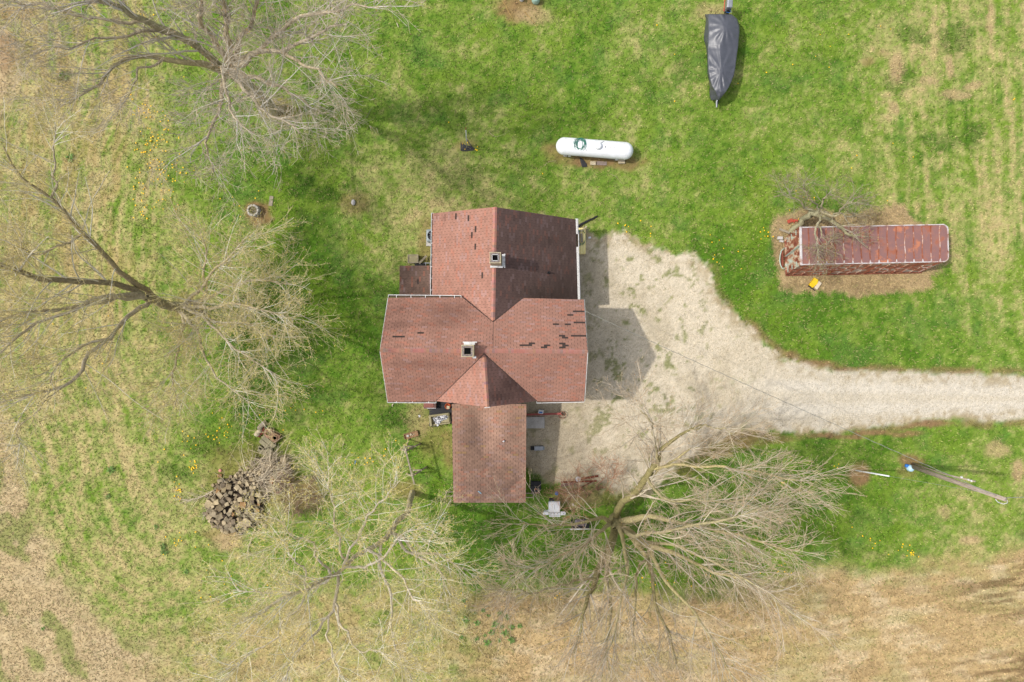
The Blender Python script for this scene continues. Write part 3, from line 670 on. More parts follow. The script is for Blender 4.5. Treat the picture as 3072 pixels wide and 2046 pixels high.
# deck under the shingles
for name, pl, poly, a, b in ROOFS:
    pts = [RP(x, y, pl) for x, y in poly]
    n = pl[0]
    ar = sum((pts[i].x * pts[(i + 1) % len(pts)].y - pts[(i + 1) % len(pts)].x * pts[i].y) for i in range(len(pts)))
    if ar < 0: pts = pts[::-1]
    roof.prism([p - n * 0.014 for p in pts], 0.09, down=-n)
roof_o = hobj(roof, 'roof', M_deck)
cand = []; gone = set(); cnt = 0
for pas, (name, pl, poly, a, b) in [(0, r_) for r_ in ROOFS] + [(1, r_) for r_ in ROOFS]:
    if pas == 1 and not gone:
        ca_ = np.array([(q[0], q[1]) for q in cand])
        for mx, my in MISSING: gone.add(int(np.argmin(np.hypot(ca_[:, 0] - mx, ca_[:, 1] - my))))
    pts = [RP(x, y, pl) for x, y in poly]; n = pl[0]
    A = RP(*a, pl); B = RP(*b, pl)
    u = (B - A); u -= n * u.dot(n); u.normalize()
    # level direction along the eave, upslope = n x u chosen to rise
    u = Vector((0, 0, 1)).cross(n).normalized()
    v = n.cross(u).normalized()
    if v.z < 0: v = -v; u = -u
    uv = [((p - A).dot(u), (p - A).dot(v)) for p in pts]
    ar = sum(uv[i][0] * uv[(i + 1) % len(uv)][1] - uv[(i + 1) % len(uv)][0] * uv[i][1] for i in range(len(uv)))
    if ar < 0: uv = uv[::-1]
    u0, u1 = min(p[0] for p in uv), max(p[0] for p in uv); v0, v1 = min(p[1] for p in uv), max(p[1] for p in uv)
    u0 = math.floor(u0 / TABW) * TABW - TABW; v0 = (math.floor(v0 / EXP + .02)) * EXP; r00 = int(round(v0 / EXP))
    rows = int((v1 - v0) / EXP) + 2
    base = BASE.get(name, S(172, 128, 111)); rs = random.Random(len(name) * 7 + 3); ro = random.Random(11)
    for r in range(rows):
        vb = v0 + r * EXP
        off = (0.5 * ((r + r00) % 2)) * TABW + ro.uniform(-.012, .012)
        i = -1; us = u0 - off
        while us < u1:
            q = [(us + GAP / 2, vb + .003), (us + TABW - GAP / 2, vb + .003), (us + TABW - GAP / 2, vb + EXP + 0.004), (us + GAP / 2, vb + EXP + 0.004)]
            us += TABW
            c = clip(q, uv)
            if len(c) < 3: continue
            area = abs(sum(c[k][0] * c[(k + 1) % len(c)][1] - c[(k + 1) % len(c)][0] * c[k][1] for k in range(len(c)))) / 2
            if area < 0.002: continue
            ctr = A + u * (sum(p[0] for p in c) / len(c)) + v * (sum(p[1] for p in c) / len(c))
            ix, iy = project(ctr)
            lng = 9 if name.startswith('main') or name.startswith('porch') else 4
            hgt = 12 - lng
            if pas == 0:
                cand.append((ix, iy, len(cand))); continue
            cnt += 1
            if cnt - 1 in gone: continue
            t = rs.random()
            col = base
            k = rs.uniform(0.92, 1.08)
            if t < .10: col = tuple(x * .72 + y * .28 for x, y in zip(base, S(176, 152, 152)))
            elif t < .22: col = tuple(x * .75 + y * .25 for x, y in zip(base, S(196, 112, 84)))
            elif t < .30: k *= 0.9
            st = 0
            for sx, sy, rx, ry, s in stains.get(name, []):
                st += s * math.exp(-((ix - sx) / rx) ** 2 - ((iy - sy) / ry) ** 2)
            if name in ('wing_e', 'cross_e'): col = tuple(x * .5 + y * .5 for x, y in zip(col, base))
            k *= 0.86 + 0.28 * float(fbm(np.array([ix * (1 if lng > 5 else .35)]), np.array([iy * (.35 if lng > 5 else 1)]), 60, 401, 3)[0])
            st *= 1.0 if name in ('wing_e', 'porch') else 1.55
            k *= 1 - min(.7, st) * rs.uniform(.9, 1.08)
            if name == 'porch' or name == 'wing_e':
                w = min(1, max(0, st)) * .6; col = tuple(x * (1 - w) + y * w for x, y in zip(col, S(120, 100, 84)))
            if name == 'porch' and rs.random() < .02: col = tuple(x * .6 + y * .4 for x, y in zip(col, S(180, 146, 80)))
            col = tuple(x * k for x in col)
            lo = 0.0045 + rs.uniform(0, .003)
            top = [A + u * p[0] + v * p[1] + n * (lo + 0.006 - 0.008 * (p[1] - vb) / EXP) for p in c]
            nn = len(top); bot = [p - n * 0.009 for p in top]
            if area > 0.93 * (TABW - GAP) * EXP and nn == 4: whole.append((ctr.z, top, bot, col))
            else: shingle_all.add(top + bot, [tuple(range(nn))] + [(k2, k2 + nn, (k2 + 1) % nn + nn, (k2 + 1) % nn) for k2 in range(nn)], col)
whole.sort(key=lambda w: -w[0])
for j, (z, top, bot, col) in enumerate(whole):
    fs = [(0, 1, 2, 3), (0, 4, 5, 1), (1, 5, 6, 2), (2, 6, 7, 3), (3, 7, 4, 0)]
    if j < 300:
        m = MB(); c = sum(top, Vector()) / 4
        m.add([p - c for p in top + bot], fs, col)
        o = m.build('shingle', M_shingle, fix=False); o.parent = roof_o; o.location = c - hl
        o.location = c - hl - Vector(roof_o.location)
    else: shingle_all.add(top + bot, fs, col)
sh = hobj(shingle_all, 'shingles', M_shingle, parent=roof_o); sh['kind'] = 'stuff'
# ridge caps
def caps(a, b, n1, n2, col):
    d = (b - a); L = d.length; d.normalize(); k = int(L / .14)
    m1 = (n1.cross(d)); m1 = m1 if m1.z < 0 else -m1
    m2 = (n2.cross(d)); m2 = m2 if m2.z < 0 else -m2
    for i in range(k):
        p = a + d * (i * L / k); q = a + d * ((i + 1) * L / k + .004); lift = 0.016; w = .13
        t = random.random(); c = tuple(x * random.uniform(.9, 1.1) for x in (col if t > .2 else S(168, 128, 120)))
        e0 = Vector((0, 0, lift + .006)); e1 = Vector((0, 0, lift))
        ridge.add([p + e0, q + e1, q + m1 * w + e1, p + m1 * w + e0, q + m2 * w + e1, p + m2 * w + e0, p + m1 * w, p + m2 * w], [(0, 1, 2, 3), (1, 0, 5, 4), (3, 6, 0), (0, 7, 5)], c)
ridge = MB()
caps(rL, rR, pl_S[0], pl_N[0], S(184, 130, 114)); caps(wr1 + Vector((0, .1, 0)), wr0, pl_WW[0], pl_WE[0], S(190, 136, 120)); caps(gr0, P(1462, 1221, 6.87), pl_GW[0], pl_GE[0], S(190, 136, 118))
o = hobj(ridge, 'ridge_caps', M_shingle, parent=roof_o, fix=False); o['kind'] = 'stuff'
# dark valley lines
for a, b, pl in (((1452, 1061), (1309, 1203), pl_S), ((1453, 1061), (1611, 1203), pl_S), ((1479, 966), (1388, 892), pl_N), ((1480, 966), (1569, 894), pl_N)):
    m = MB(); m.beam(RP(*a, pl) + Vector((0, 0, .012)), RP(*b, pl) + Vector((0, 0, .012)), .035, .012); hobj(m, 'valley_flashing', M_deck, parent=roof_o)
# walls
def gable_box(name, x0, x1, y0, y1, ze, zr, axis, zeb=None):
    m = MB(); zeb = zeb if zeb is not None else ze
    if axis == 'x':
        ym = (y0 + y1) / 2
        sec = [(y0, 0), (y1, 0), (y1, ze), (ym, zr), (y0, zeb)]
        vs = [(x, y, z) for x in (x0, x1) for y, z in sec]
    else:
        xm = wr0.x if name == 'wing' else (x0 + x1) / 2
        sec = [(x0, 0), (x1, 0), (x1, ze), (xm, zr), (x0, zeb)]
        vs = [(x, y, z) for y in (y0, y1) for x, z in sec]
    m.add(vs, [(0, 1, 2, 3, 4), (9, 8, 7, 6, 5)] + [(i, i + 5, (i + 1) % 5 + 5, (i + 1) % 5) for i in range(5)])
    return hobj(m, 'wall', M_siding)
g = lambda px: (px - NX) * G
h_ = lambda py: -(py - NY) * G
gable_box('main', g(1228), g(1717), h_(1163), h_(926), 4.62, 6.8, 'x')
gable_box('wing', g(1332), g(1700), h_(930), h_(688), 2.80, 5.55, 'y', zeb=3.4)
gable_box('cross', g(1345), g(1580), h_(1180), h_(1050), 4.62, 6.55, 'y')
m = MB(); m.box(((g(1385) + g(1562)) / 2, (h_(1464) + h_(1175)) / 2, 1.12), (g(1562) - g(1385), h_(1175) - h_(1464), 2.24)); hobj(m, 'wall', M_siding)
m = MB(); m.box(((g(1232) + g(1331)) / 2, (h_(912) + h_(822)) / 2, 1.0), (g(1331) - g(1232), 1.7, 2.0)); hobj(m, 'wall', M_siding)
def window(c, w, hgt, nrm):
    s = Vector((0, 0, 1)).cross(nrm)
    M = Matrix((s, nrm, Vector((0, 0, 1)))).transposed()
    m = MB()
    for dx, dz, ww, hh in ((-w / 2, 0, .09, hgt + .09), (w / 2, 0, .09, hgt + .09), (0, hgt / 2, w - .09, .09), (0, -hgt / 2, w - .09, .09), (0, 0, w - .09, .05)):
        m.box(Vector(c) + s * dx + Vector((0, 0, dz)) + nrm * .025, (ww, .05, hh), M=M)
    f = hobj(m, 'window_frame', M_white)
    m = MB(); m.box(Vector(c) + nrm * .006, (w - .1, .01, hgt - .1), M=M)
    o = m.build('window_glass', M_glass); o.parent = f; o.location = -(Vector(f.location) + hl)
E_, W_, N_, S_ = Vector((1, 0, 0)), Vector((-1, 0, 0)), Vector((0, 1, 0)), Vector((0, -1, 0))
for y in (1000, 1095):
    for z in (1.6, 4.1): window((g(1717), h_(y), z), .9, 1.4, E_); window((g(1228), h_(y), z), .9, 1.4, W_)
window((g(1700), h_(760), 1.55), .9, 1.2, E_); window((g(1332), h_(740), 1.9), .9, 1.3, W_)
for x in (1300, 1665): window((g(x), h_(1163), 1.7), .9, 1.4, S_); window((g(x), h_(1163), 3.9), .9, 1.2, S_)
window((g(1430), h_(688), 1.9), 1.0, 1.3, N_); window((g(1562), h_(1390), 1.3), 1.2, 1.0, E_)
m = MB(); m.box((g(1700) + .025, h_(725), 1.15), (.05, .95, 2.05)); dr = hobj(m, 'door', M_white)
m = MB(); m.lathe([(0.0, -.04), (.035, -.03), (.035, .02), (.0, .03)], (g(1700) + .08, h_(743), 1.1), 10, axis='X'); k = m.build('door_handle', M_alum); k.parent = dr; k.location = -(Vector(dr.location) + hl)
# gutters: outer lip, floor with leaf litter, straps
def gutter(a, b, out, w=.115, straps=0, litter=True, wide_lip=.03):
    a, b = Vector(a), Vector(b); d = (b - a).normalized(); out = Vector(out)
    m = MB(); z = Vector((0, 0, 1))
    m.beam(a + out * w, b + out * w, wide_lip, .10); m.beam(a - z * .045 + out * (w * .45), b - z * .045 + out * (w * .45), w * .8, .012)
    m.beam(a - d * .01 + out * (-.02), a - d * .01 + out * w, .02, .1); m.beam(b + d * .01 + out * (-.02), b + d * .01 + out * w, .02, .1)
    gobj = hobj(m, 'gutter', M_white)
    gl = Vector(gobj.location) + hl
    if litter:
        m = MB(); m.beam(a - z * .03 + out * (w * .45), b - z * .03 + out * (w * .45), w * .78, .014); o = m.build('gutter_litter', M_trough); o.parent = gobj; o.location = -gl
    for i in range(straps):
        p = a + (b - a) * ((i + .55) / straps)
        m = MB(); m.beam(p - out * .03 + z * .045, p + out * w + z * .045, .028, .008); o = m.build('gutter_strap', M_white); o.parent = gobj; o.location = -gl
gutter(P(1301, 640, 3.30), P(1298, 886, 3.30), (-1, 0, 0), straps=7, w=.12)
gutter(P(1166, 891, 4.80), P(1383, 893, 4.80), (0, 1, 0), straps=5)
gutter(P(1163, 1202, 4.80), P(1308, 1203, 4.80), (0, -1, 0), straps=3, w=.10)
gutter(P(1611, 1204, 4.80), P(1752, 1201, 4.80), (0, -1, 0), straps=0, w=.09)
m = MB(); a, b = P(1731, 656, 2.88), P(1738, 898, 2.88)
gutter(P(1727, 657, 2.80), P(1734, 898, 2.80), (1, 0, 0), w=.13, straps=0)
m.beam(a + Vector((-.02, 0, .03)), a + (b - a) * .19 + Vector((-.02, 0, .03)), .11, .012); m.beam(a + (b - a) * .35 + Vector((-.02, 0, .03)), b + Vector((-.02, 0, .03)), .13, .012)
hobj(m, 'gutter_cover', mottled('dirty_white_guard', [S(120, 116, 108), S(215, 212, 206), S(230, 228, 222)], 30, pos=[.36, .46, .6], rough=.7, bump=0))
# rake boards at east gable
m = MB(); m.beam(P(1762, 1057, 6.93) + Vector((.02, 0, 0)), P(1753, 1200, 4.85) + Vector((.02, 0, 0)), .03, .10); m.beam(P(1762, 1053, 6.9), P(1753, 900, 4.78), .025, .09)
m.beam(P(1141, 1053, 6.88) + Vector((-.01, 0, 0)), P(1163, 1203, 4.78), .03, .10); m.beam(P(1141, 1049, 6.88), P(1164, 895, 4.78), .03, .10)
hobj(m, 'rake_board', M_white)
m = MB(); m.beam(P(1454, 1223, 6.55), P(1471, 1221, 6.6), .03, .09); hobj(m, 'rake_return', M_white)
# chimneys
def chimney(ix, iy, w, zt, zb, flue_round, flash):
    c = P(ix, iy, zt); m = MB()
    m.box((c.x, c.y, (zt + zb) / 2 - .03), (w, w, zt - zb - .06))
    for a in range(4): pass
    ch = hobj(m, 'chimney', M_mortar); cl = Vector(ch.location) + hl
    def sub(mb, n, mat, **k):
        o = mb.build(n, mat, **k); o.parent = ch; o.location = -cl; return o
    m = MB(); e = .035
    for dx, dy, sx, sy in ((0, w / 2 - e / 2, w + .03, e), (0, -w / 2 + e / 2, w + .03, e), (w / 2 - e / 2, 0, e, w - 2 * e), (-w / 2 + e / 2, 0, e, w - 2 * e)):
        m.box((c.x + dx, c.y + dy, zt - .025), (sx, sy, .07))
    sub(m, 'cap_rim', M_mortar)
    bw = .1; r = w / 2 - e - bw / 2
    for k in range(4):
        R = Matrix.Rotation(k * PI / 2, 3, 'Z')
        for s in (-.5, .5):
            p = R @ Vector((r, s * (w - 2 * e - bw) * .5 - bw * .25, 0)); L = (w - 2 * e - bw) / 2 - .02
            m = MB(); m.box((c.x + p.x, c.y + p.y, zt - .02 + random.uniform(-.01, .012)), (bw - .012, L, .06), M=R); sub(m, 'brick', M_brickgrey)
    m = MB(); ins = r - bw / 2 - .004
    if flue_round:
        for k in range(4):
            R = Matrix.Rotation(k * PI / 2, 3, 'Z'); p = R @ Vector((ins + .012, 0, 0)); m.box((c.x + p.x, c.y + p.y, zt + .0), (.026, 2 * ins - .01, .1), M=R)
        sub(m, 'flue_liner', M_white, bevel=.012)
    m = MB(); m.box((c.x, c.y, zt - .045), (2 * ins - .005, 2 * ins - .005, .03)); sub(m, 'flue_opening', M_hole_black)  # black plate stands in for the unlit flue shaft
    for kind, a, b, ww, hh in flash:
        m = MB(); m.beam(Vector(a), Vector(b), ww, hh); sub(m, 'flashing', M_white)
    return c
c = P(1485.5, 773, 7.15); x, y, z0 = c.x, c.y, 5.55
chimney(1485.5, 773, .56, 7.15, 5.0, True, [('e', (x + .37, y - .34, 5.64), (x + .37, y + .34, 5.64), .13, .03), ('s', (x - .32, y - .335, 5.86), (x + .34, y - .335, 5.72), .10, .03), ('k', (x + .45, y - .38, 5.62), (x + .45, y + .38, 5.62), .04, .05)])
c = P(1402.5, 1053, 7.75); x, y = c.x, c.y
chimney(1402.5, 1053, .60, 7.75, 6.0, False, [('n', (x - .25, y + .36, 6.95), (x + .32, y + .36, 6.95), .12, .03), ('n', (x - .31, y + .43, 6.93), (x + .42, y + .43, 6.93), .05, .04), ('s', (x + .20, y - .335, 7.0), (x + .38, y - .335, 6.98), .12, .03)])
# plumbing vent on the dark slope
p = RP(1645, 818, pl_WE); m = MB(); m.lathe([(.10, -.02), (.075, .03), (.05, .12), (.05, .26), (.035, .26), (.035, .05), (0, .05)], p, 16); hobj(m, 'vent_pipe', M_black, smooth=True)
# porch posts, small ladder rails by the porch corners
for x, y in ((1388, 1462), (1558, 1462), (1558, 1300)):
    m = MB(); m.box((g(x), h_(y), 1.1), (.11, .11, 2.2)); hobj(m, 'porch_post', M_white)
# things lying on the roof
def resting(name, lab, cat, mb, mat, loc, **k):
    o = mb.build(name, mat, **k); o.location = loc; return tag(o, lab, cat)
p = RP(1511, 1322, pl_P)
t = thing('ball', 'small red and white ball lying on the porch roof', 'ball', p + Vector((0, 0, .09)))
m = MB(); m.lathe([(0, -.075), (.045, -.06), (.075, 0)], n=16); m.build('red_half', M_red, t, smooth=True); m = MB(); m.lathe([(.075, 0), (.045, .06), (0, .075)], n=16); m.build('white_half', M_whiteplastic, t, smooth=True); t.rotation_euler = (.9, .5, 0)
p = RP(1440, 1477, pl_P); t = thing('plastic_bottle', 'empty clear blue plastic bottle lying near the lower edge of the porch roof', 'bottle', p + Vector((0, 0, .05)), -.7)
m = MB(); m.lathe([(.03, -.13), (.036, -.1), (.036, .06), (.012, .11)], n=12, axis='X'); m.build('bottle_body', M_bag, t, smooth=True); m = MB(); m.lathe([(.014, .11), (.014, .14)], n=10, axis='X'); m.build('bottle_cap', M_whiteplastic, t)
# ------------------------------------------------------------------ trees
def resample(pts, n, wig=0.0):
    pts = np.array(pts, float); d = np.r_[0, np.cumsum(np.linalg.norm(np.diff(pts[:, :3], axis=0), axis=1))]
    t = np.linspace(0, d[-1], n); out = np.stack([np.interp(t, d, pts[:, i]) for i in range(pts.shape[1])], 1)
    if wig:
        L = d[-1]; k = rng.normal(0, wig, (n, 3)); k[0] = 0; k[-1] *= .5
        k = (k + np.roll(k, 1, 0)) / 2; out[1:, :3] += k[1:]
    return out
def grow(PT, RD, counts, L, ang, up, wig, ns, tmin, rk, rmin, grav=0.0):
    """PT (M,n,3) parents, RD (M,n); children counts per parent; returns (K,ns,3),(K,ns)"""
    M, n, _ = PT.shape
    par = np.repeat(np.arange(M), counts); K = len(par)
    if K == 0: return np.zeros((0, ns, 3)), np.zeros((0, ns))
    t = tmin + (1 - tmin) * rng.random(K) ** 0.85; ft = t * (n - 1); i0 = np.minimum(ft.astype(int), n - 2); fr = (ft - i0)[:, None]
    p0 = PT[par, i0] * (1 - fr) + PT[par, i0 + 1] * fr
    tg = PT[par, i0 + 1] - PT[par, i0]; tg /= np.linalg.norm(tg, axis=1, keepdims=True) + 1e-9
    r0 = RD[par, i0] * (1 - fr[:, 0]) + RD[par, i0 + 1] * fr[:, 0]
    rv = rng.normal(0, 1, (K, 3)); rv -= tg * (rv * tg).sum(1, keepdims=True); rv /= np.linalg.norm(rv, axis=1, keepdims=True)
    a = np.radians(rng.normal(ang, 11, K))[:, None]
    d = tg * np.cos(a) + rv * np.sin(a); d[:, 2] += up; d /= np.linalg.norm(d, axis=1, keepdims=True)
    ln = L[par] * (1.12 - 0.62 * t) * rng.uniform(.55, 1.25, K) if np.ndim(L) else L * (1.12 - 0.62 * t) * rng.uniform(.55, 1.25, K)
    step = (ln / (ns - 1))[:, None]
    out = np.zeros((K, ns, 3)); out[:, 0] = p0
    bend = rng.normal(0, wig, (K, 3))
    for s in range(1, ns):
        d = d + rng.normal(0, wig, (K, 3)) * .6 + bend * .35; d[:, 2] += up * .10 - grav * s / ns
        d /= np.linalg.norm(d, axis=1, keepdims=True); out[:, s] = out[:, s - 1] + d * step
    r = np.clip(r0 * rk * rng.uniform(.7, 1.1, K), rmin, None)
    rad = r[:, None] * np.linspace(1, .35, ns)[None] ; rad = np.maximum(rad, rmin * .6)
    return out, rad
def tubes_np(PT, RD, sides):
    K, n, _ = PT.shape
    T = np.zeros_like(PT); T[:, 1:-1] = PT[:, 2:] - PT[:, :-2]; T[:, 0] = PT[:, 1] - PT[:, 0]; T[:, -1] = PT[:, -1] - PT[:, -2]
    T /= np.linalg.norm(T, axis=2, keepdims=True) + 1e-9
    ref = rng.normal(0, 1, (K, 1, 3)); ref = ref - T[:, :1] * (ref * T[:, :1]).sum(2, keepdims=True)
    A = ref - T * (ref * T).sum(2, keepdims=True); A /= np.linalg.norm(A, axis=2, keepdims=True) + 1e-9
    B = np.cross(T, A)
    th = np.arange(sides) * 2 * PI / sides
    V = PT[:, :, None] + (A[:, :, None] * np.cos(th)[None, None, :, None] + B[:, :, None] * np.sin(th)[None, None, :, None]) * RD[:, :, None, None]
    V = V.reshape(-1, 3)
    k = np.arange(K)[:, None, None] * n * sides; s = np.arange(n - 1)[None, :, None] * sides; j = np.arange(sides)[None, None, :]; j2 = (j + 1) % sides
    F = np.stack(np.broadcast_arrays(k + s + j, k + s + j2, k + s + sides + j2, k + s + sides + j), -1).reshape(-1, 4)
    return V, F
def mesh_tubes(name, groups, mat, parent, colf, sides, kind=None):
    Vs, Fs, Cs, o = [], [], [], 0
    for PT, RD in groups:
        if not len(PT): continue
        V, F = tubes_np(PT, RD, sides)
        Vs.append(V); Fs.append(F + o); o += len(V)
        c = colf(len(PT))[:, None, :] * np.ones((1, len(V) // len(PT), 1)); Cs.append(c.reshape(-1, 3))
    V = np.concatenate(Vs); loc = np.array(parent.location)
    ob = np_mesh(name, V - loc, np.concatenate(Fs), np.concatenate(Cs), mat, parent, smooth=True, k=4)
    if kind: ob['kind'] = kind
    return ob
def shade(base, var):
    base = np.array(base)
    return lambda n: base[None] * rng.uniform(1 - var, 1 + var, (n, 1)) * np.array([1, .985, .94]) ** rng.uniform(-1, 2, (n, 1))
def tree(name, label, cat, base, limbs, dens=1.0, L1=3.4, L2=1.6, L3=.62, up=.3, bark=S(172, 160, 136), moss=S(156, 150, 106), twig=S(206, 198, 182), fine=S(200, 184, 160), bud=None, nbud=0, budr=(.02, .045), wig=.13, n3=1.0, grav=0.0, group=None, ang=(46, 42, 40), rscale=.82):
    t = thing(name, label, cat, P(base[0], base[1], 0), group=group)
    allp, allr = [], []; done = []
    for li, lb in enumerate(limbs):
        pts = [(*P(x, y, z), r * rscale) for x, y, z, r in lb]
        if done:      # each limb starts on the wood it grows from
            Q = np.concatenate(done); dd = np.linalg.norm(Q[:, :3] - np.array(pts[0][:3]), axis=1); j = int(np.argmin(dd))
            if dd[j] < 2.5: pts[0] = (*Q[j, :3], min(pts[0][3], Q[j, 3] * .95))
        rs = resample(pts, 16, 0.0)
        w = rng.normal(0, .085, (16, 3)); w = (w + np.roll(w, 1, 0) + np.roll(w, -1, 0)) * .6; w[0] = 0; w[-1] = 0
        rs[:, :3] += w
        p3 = rs[None, :, :3]; r3 = rs[None, :, 3]; done.append(rs.copy())
        allp.append(p3); allr.append(r3)
        nm = 'trunk' if li == 0 else 'limb'
        cf = shade(tuple((a * .5 + b * .5) * (.95 if 'largest' in label else 1.25) for a, b in zip(bark, moss)) if li < 3 else tuple(a * 1.3 for a in bark), .12)
        mesh_tubes(nm, [(p3, r3)], M_bark, t, cf, 9)
    P0 = np.concatenate(allp[1:] if len(allp) > 1 else allp); R0 = np.concatenate(allr[1:] if len(allr) > 1 else allr)
    LL = np.linalg.norm(np.diff(P0, axis=1), axis=2).sum(1)
    c1 = np.maximum(3, (LL * 2.3 * dens)).astype(int)
    P1, R1 = grow(P0, R0, c1, np.minimum(L1 * 1.35, LL * .9 + .6), ang[0], up, wig, 9, .22, .30, .012, grav)
    # leaders that carry on past the end of each limb
    Pe, Re = grow(P0, R0, np.full(len(P0), 8), L1 * 1.2 * np.ones(len(P0)), 33, up * .7, wig, 9, .62, .45, .012, grav)
    P1 = np.concatenate([P1, Pe]); R1 = np.concatenate([R1, Re])
    P1[:, :, 2] = np.maximum(P1[:, :, 2], .5)
    L1s = np.linalg.norm(np.diff(P1, axis=1), axis=2).sum(1)
    P2, R2 = grow(P1, R1, rng.poisson(L1s * 2.9 * dens), L2 * 1.25, ang[1], up * .45, wig, 5, .12, .5, .0095, grav)
    L2s = np.linalg.norm(np.diff(P2, axis=1), axis=2).sum(1)
    P3, R3 = grow(P2, R2, rng.poisson(L2s * 3.6 * dens * n3), L3, ang[2], up * .3, wig * 1.1, 3, .1, .6, .0075, grav)
    for q in (P2, P3): q[:, :, 2] = np.maximum(q[:, :, 2], .15)
    mesh_tubes('branches', [(P1, R1)], M_twig, t, shade(twig, .2), 5, 'stuff')
    mesh_tubes('twigs', [(P2, R2), (P3, R3)], M_twig, t, shade(fine, .25), 3, 'stuff')
    if bud is not None and nbud:
        pool = np.concatenate([P2.reshape(-1, 3), P3[:, 1:].reshape(-1, 3), P3[:, -1]])
        c = pool[rng.integers(0, len(pool), nbud)] + rng.normal(0, .03, (nbud, 3)); s = rng.uniform(*budr, nbud)[:, None]
        a = rng.normal(0, 1, (nbud, 3)); a /= np.linalg.norm(a, axis=1, keepdims=True); b = np.cross(a, rng.normal(0, 1, (nbud, 3))); b /= np.linalg.norm(b, axis=1, keepdims=True)
        V = np.stack([c - a * s, c + b * s * .6, c + a * s, c - b * s * .6], 1).reshape(-1, 3) - np.array(t.location)
        F = np.arange(nbud * 4).reshape(-1, 4); cc = np.repeat(shade(bud, .25)(nbud), 4, axis=0)
        o = np_mesh('young_leaves', V, F, cc, M_bud, t, k=4); o['kind'] = 'stuff'
    return t
# north-west tree
tree('bare_tree', 'big bare spreading tree at the upper left with heavy dark limbs', 'tree', (825, 332), [
    [(825, 332, -.1, .42), (775, 290, 2.2, .36), (716, 240, 4.6, .33), (690, 205, 6.2, .30)],
    [(720, 244, 4.4, .26), (640, 180, 6.5, .24), (540, 120, 8.5, .22), (430, 60, 10, .18), (330, 5, 11.5, .13), (230, -30, 12.5, .09)],
    [(700, 215, 5.8, .22), (600, 190, 7.2, .20), (480, 166, 8.2, .15), (405, 162, 8.8, .13), (350, 190, 9.2, .11), (290, 258, 9.6, .085), (205, 312, 10.2, .05)],
    [(690, 205, 6.2, .22), (640, 110, 8.8, .16), (605, 50, 10.4, .13), (600, -20, 11.8, .09)],
    [(694, 205, 6.2, .24), (692, 130, 8.8, .18), (672, 60, 10.5, .13), (660, -20, 12, .09)],
    [(700, 200, 6.4, .22), (770, 165, 8.6, .15), (850, 150, 10, .11), (940, 105, 11.5, .08), (1040, 72, 12.6, .05)],
    [(690, 205, 6.2, .2), (760, 225, 8.0, .13), (850, 270, 9.3, .085), (930, 320, 10, .05)],
    [(700, 215, 6.0, .2), (668, 300, 6.9, .12), (640, 380, 7.4, .09), (622, 430, 7.8, .07), (640, 520, 8, .04)],
    [(690, 205, 6.2, .17), (730, 100, 9.0, .13), (770, 20, 11, .10), (800, -60, 12.4, .07)],
    [(700, 200, 6.4, .2), (800, 120, 9.4, .13), (920, 60, 11.4, .10), (1060, 30, 12.8, .06), (1160, 20, 13.4, .03)],
    [(850, 150, 10, .11), (930, 200, 11.4, .07), (1010, 260, 12.2, .04)],
    [(560, 135, 8.2, .12), (470, 90, 9.2, .10), (350, 110, 10, .07), (240, 130, 10.8, .05), (100, 160, 11.6, .03)],
    [(430, 60, 10, .11), (300, 60, 11, .08), (160, 40, 12, .06), (40, 0, 12.6, .04)],
    [(480, 166, 8.2, .08), (420, 205, 8.8, .06), (405, 260, 9, .04), (370, 310, 9.2, .025)],
    [(690, 205, 6.2, .16), (720, 250, 9, .12), (760, 300, 11, .09), (830, 350, 12.4, .06), (900, 400, 13, .04)],
    [(690, 205, 6.2, .16), (660, 200, 9, .12), (680, 260, 11.5, .09), (700, 340, 12.6, .06), (760, 400, 13, .04)],
], dens=.9, L1=3.0, bud=S(200, 150, 80), nbud=4500, budr=(.014, .03), twig=S(222, 216, 204), fine=S(214, 200, 178))
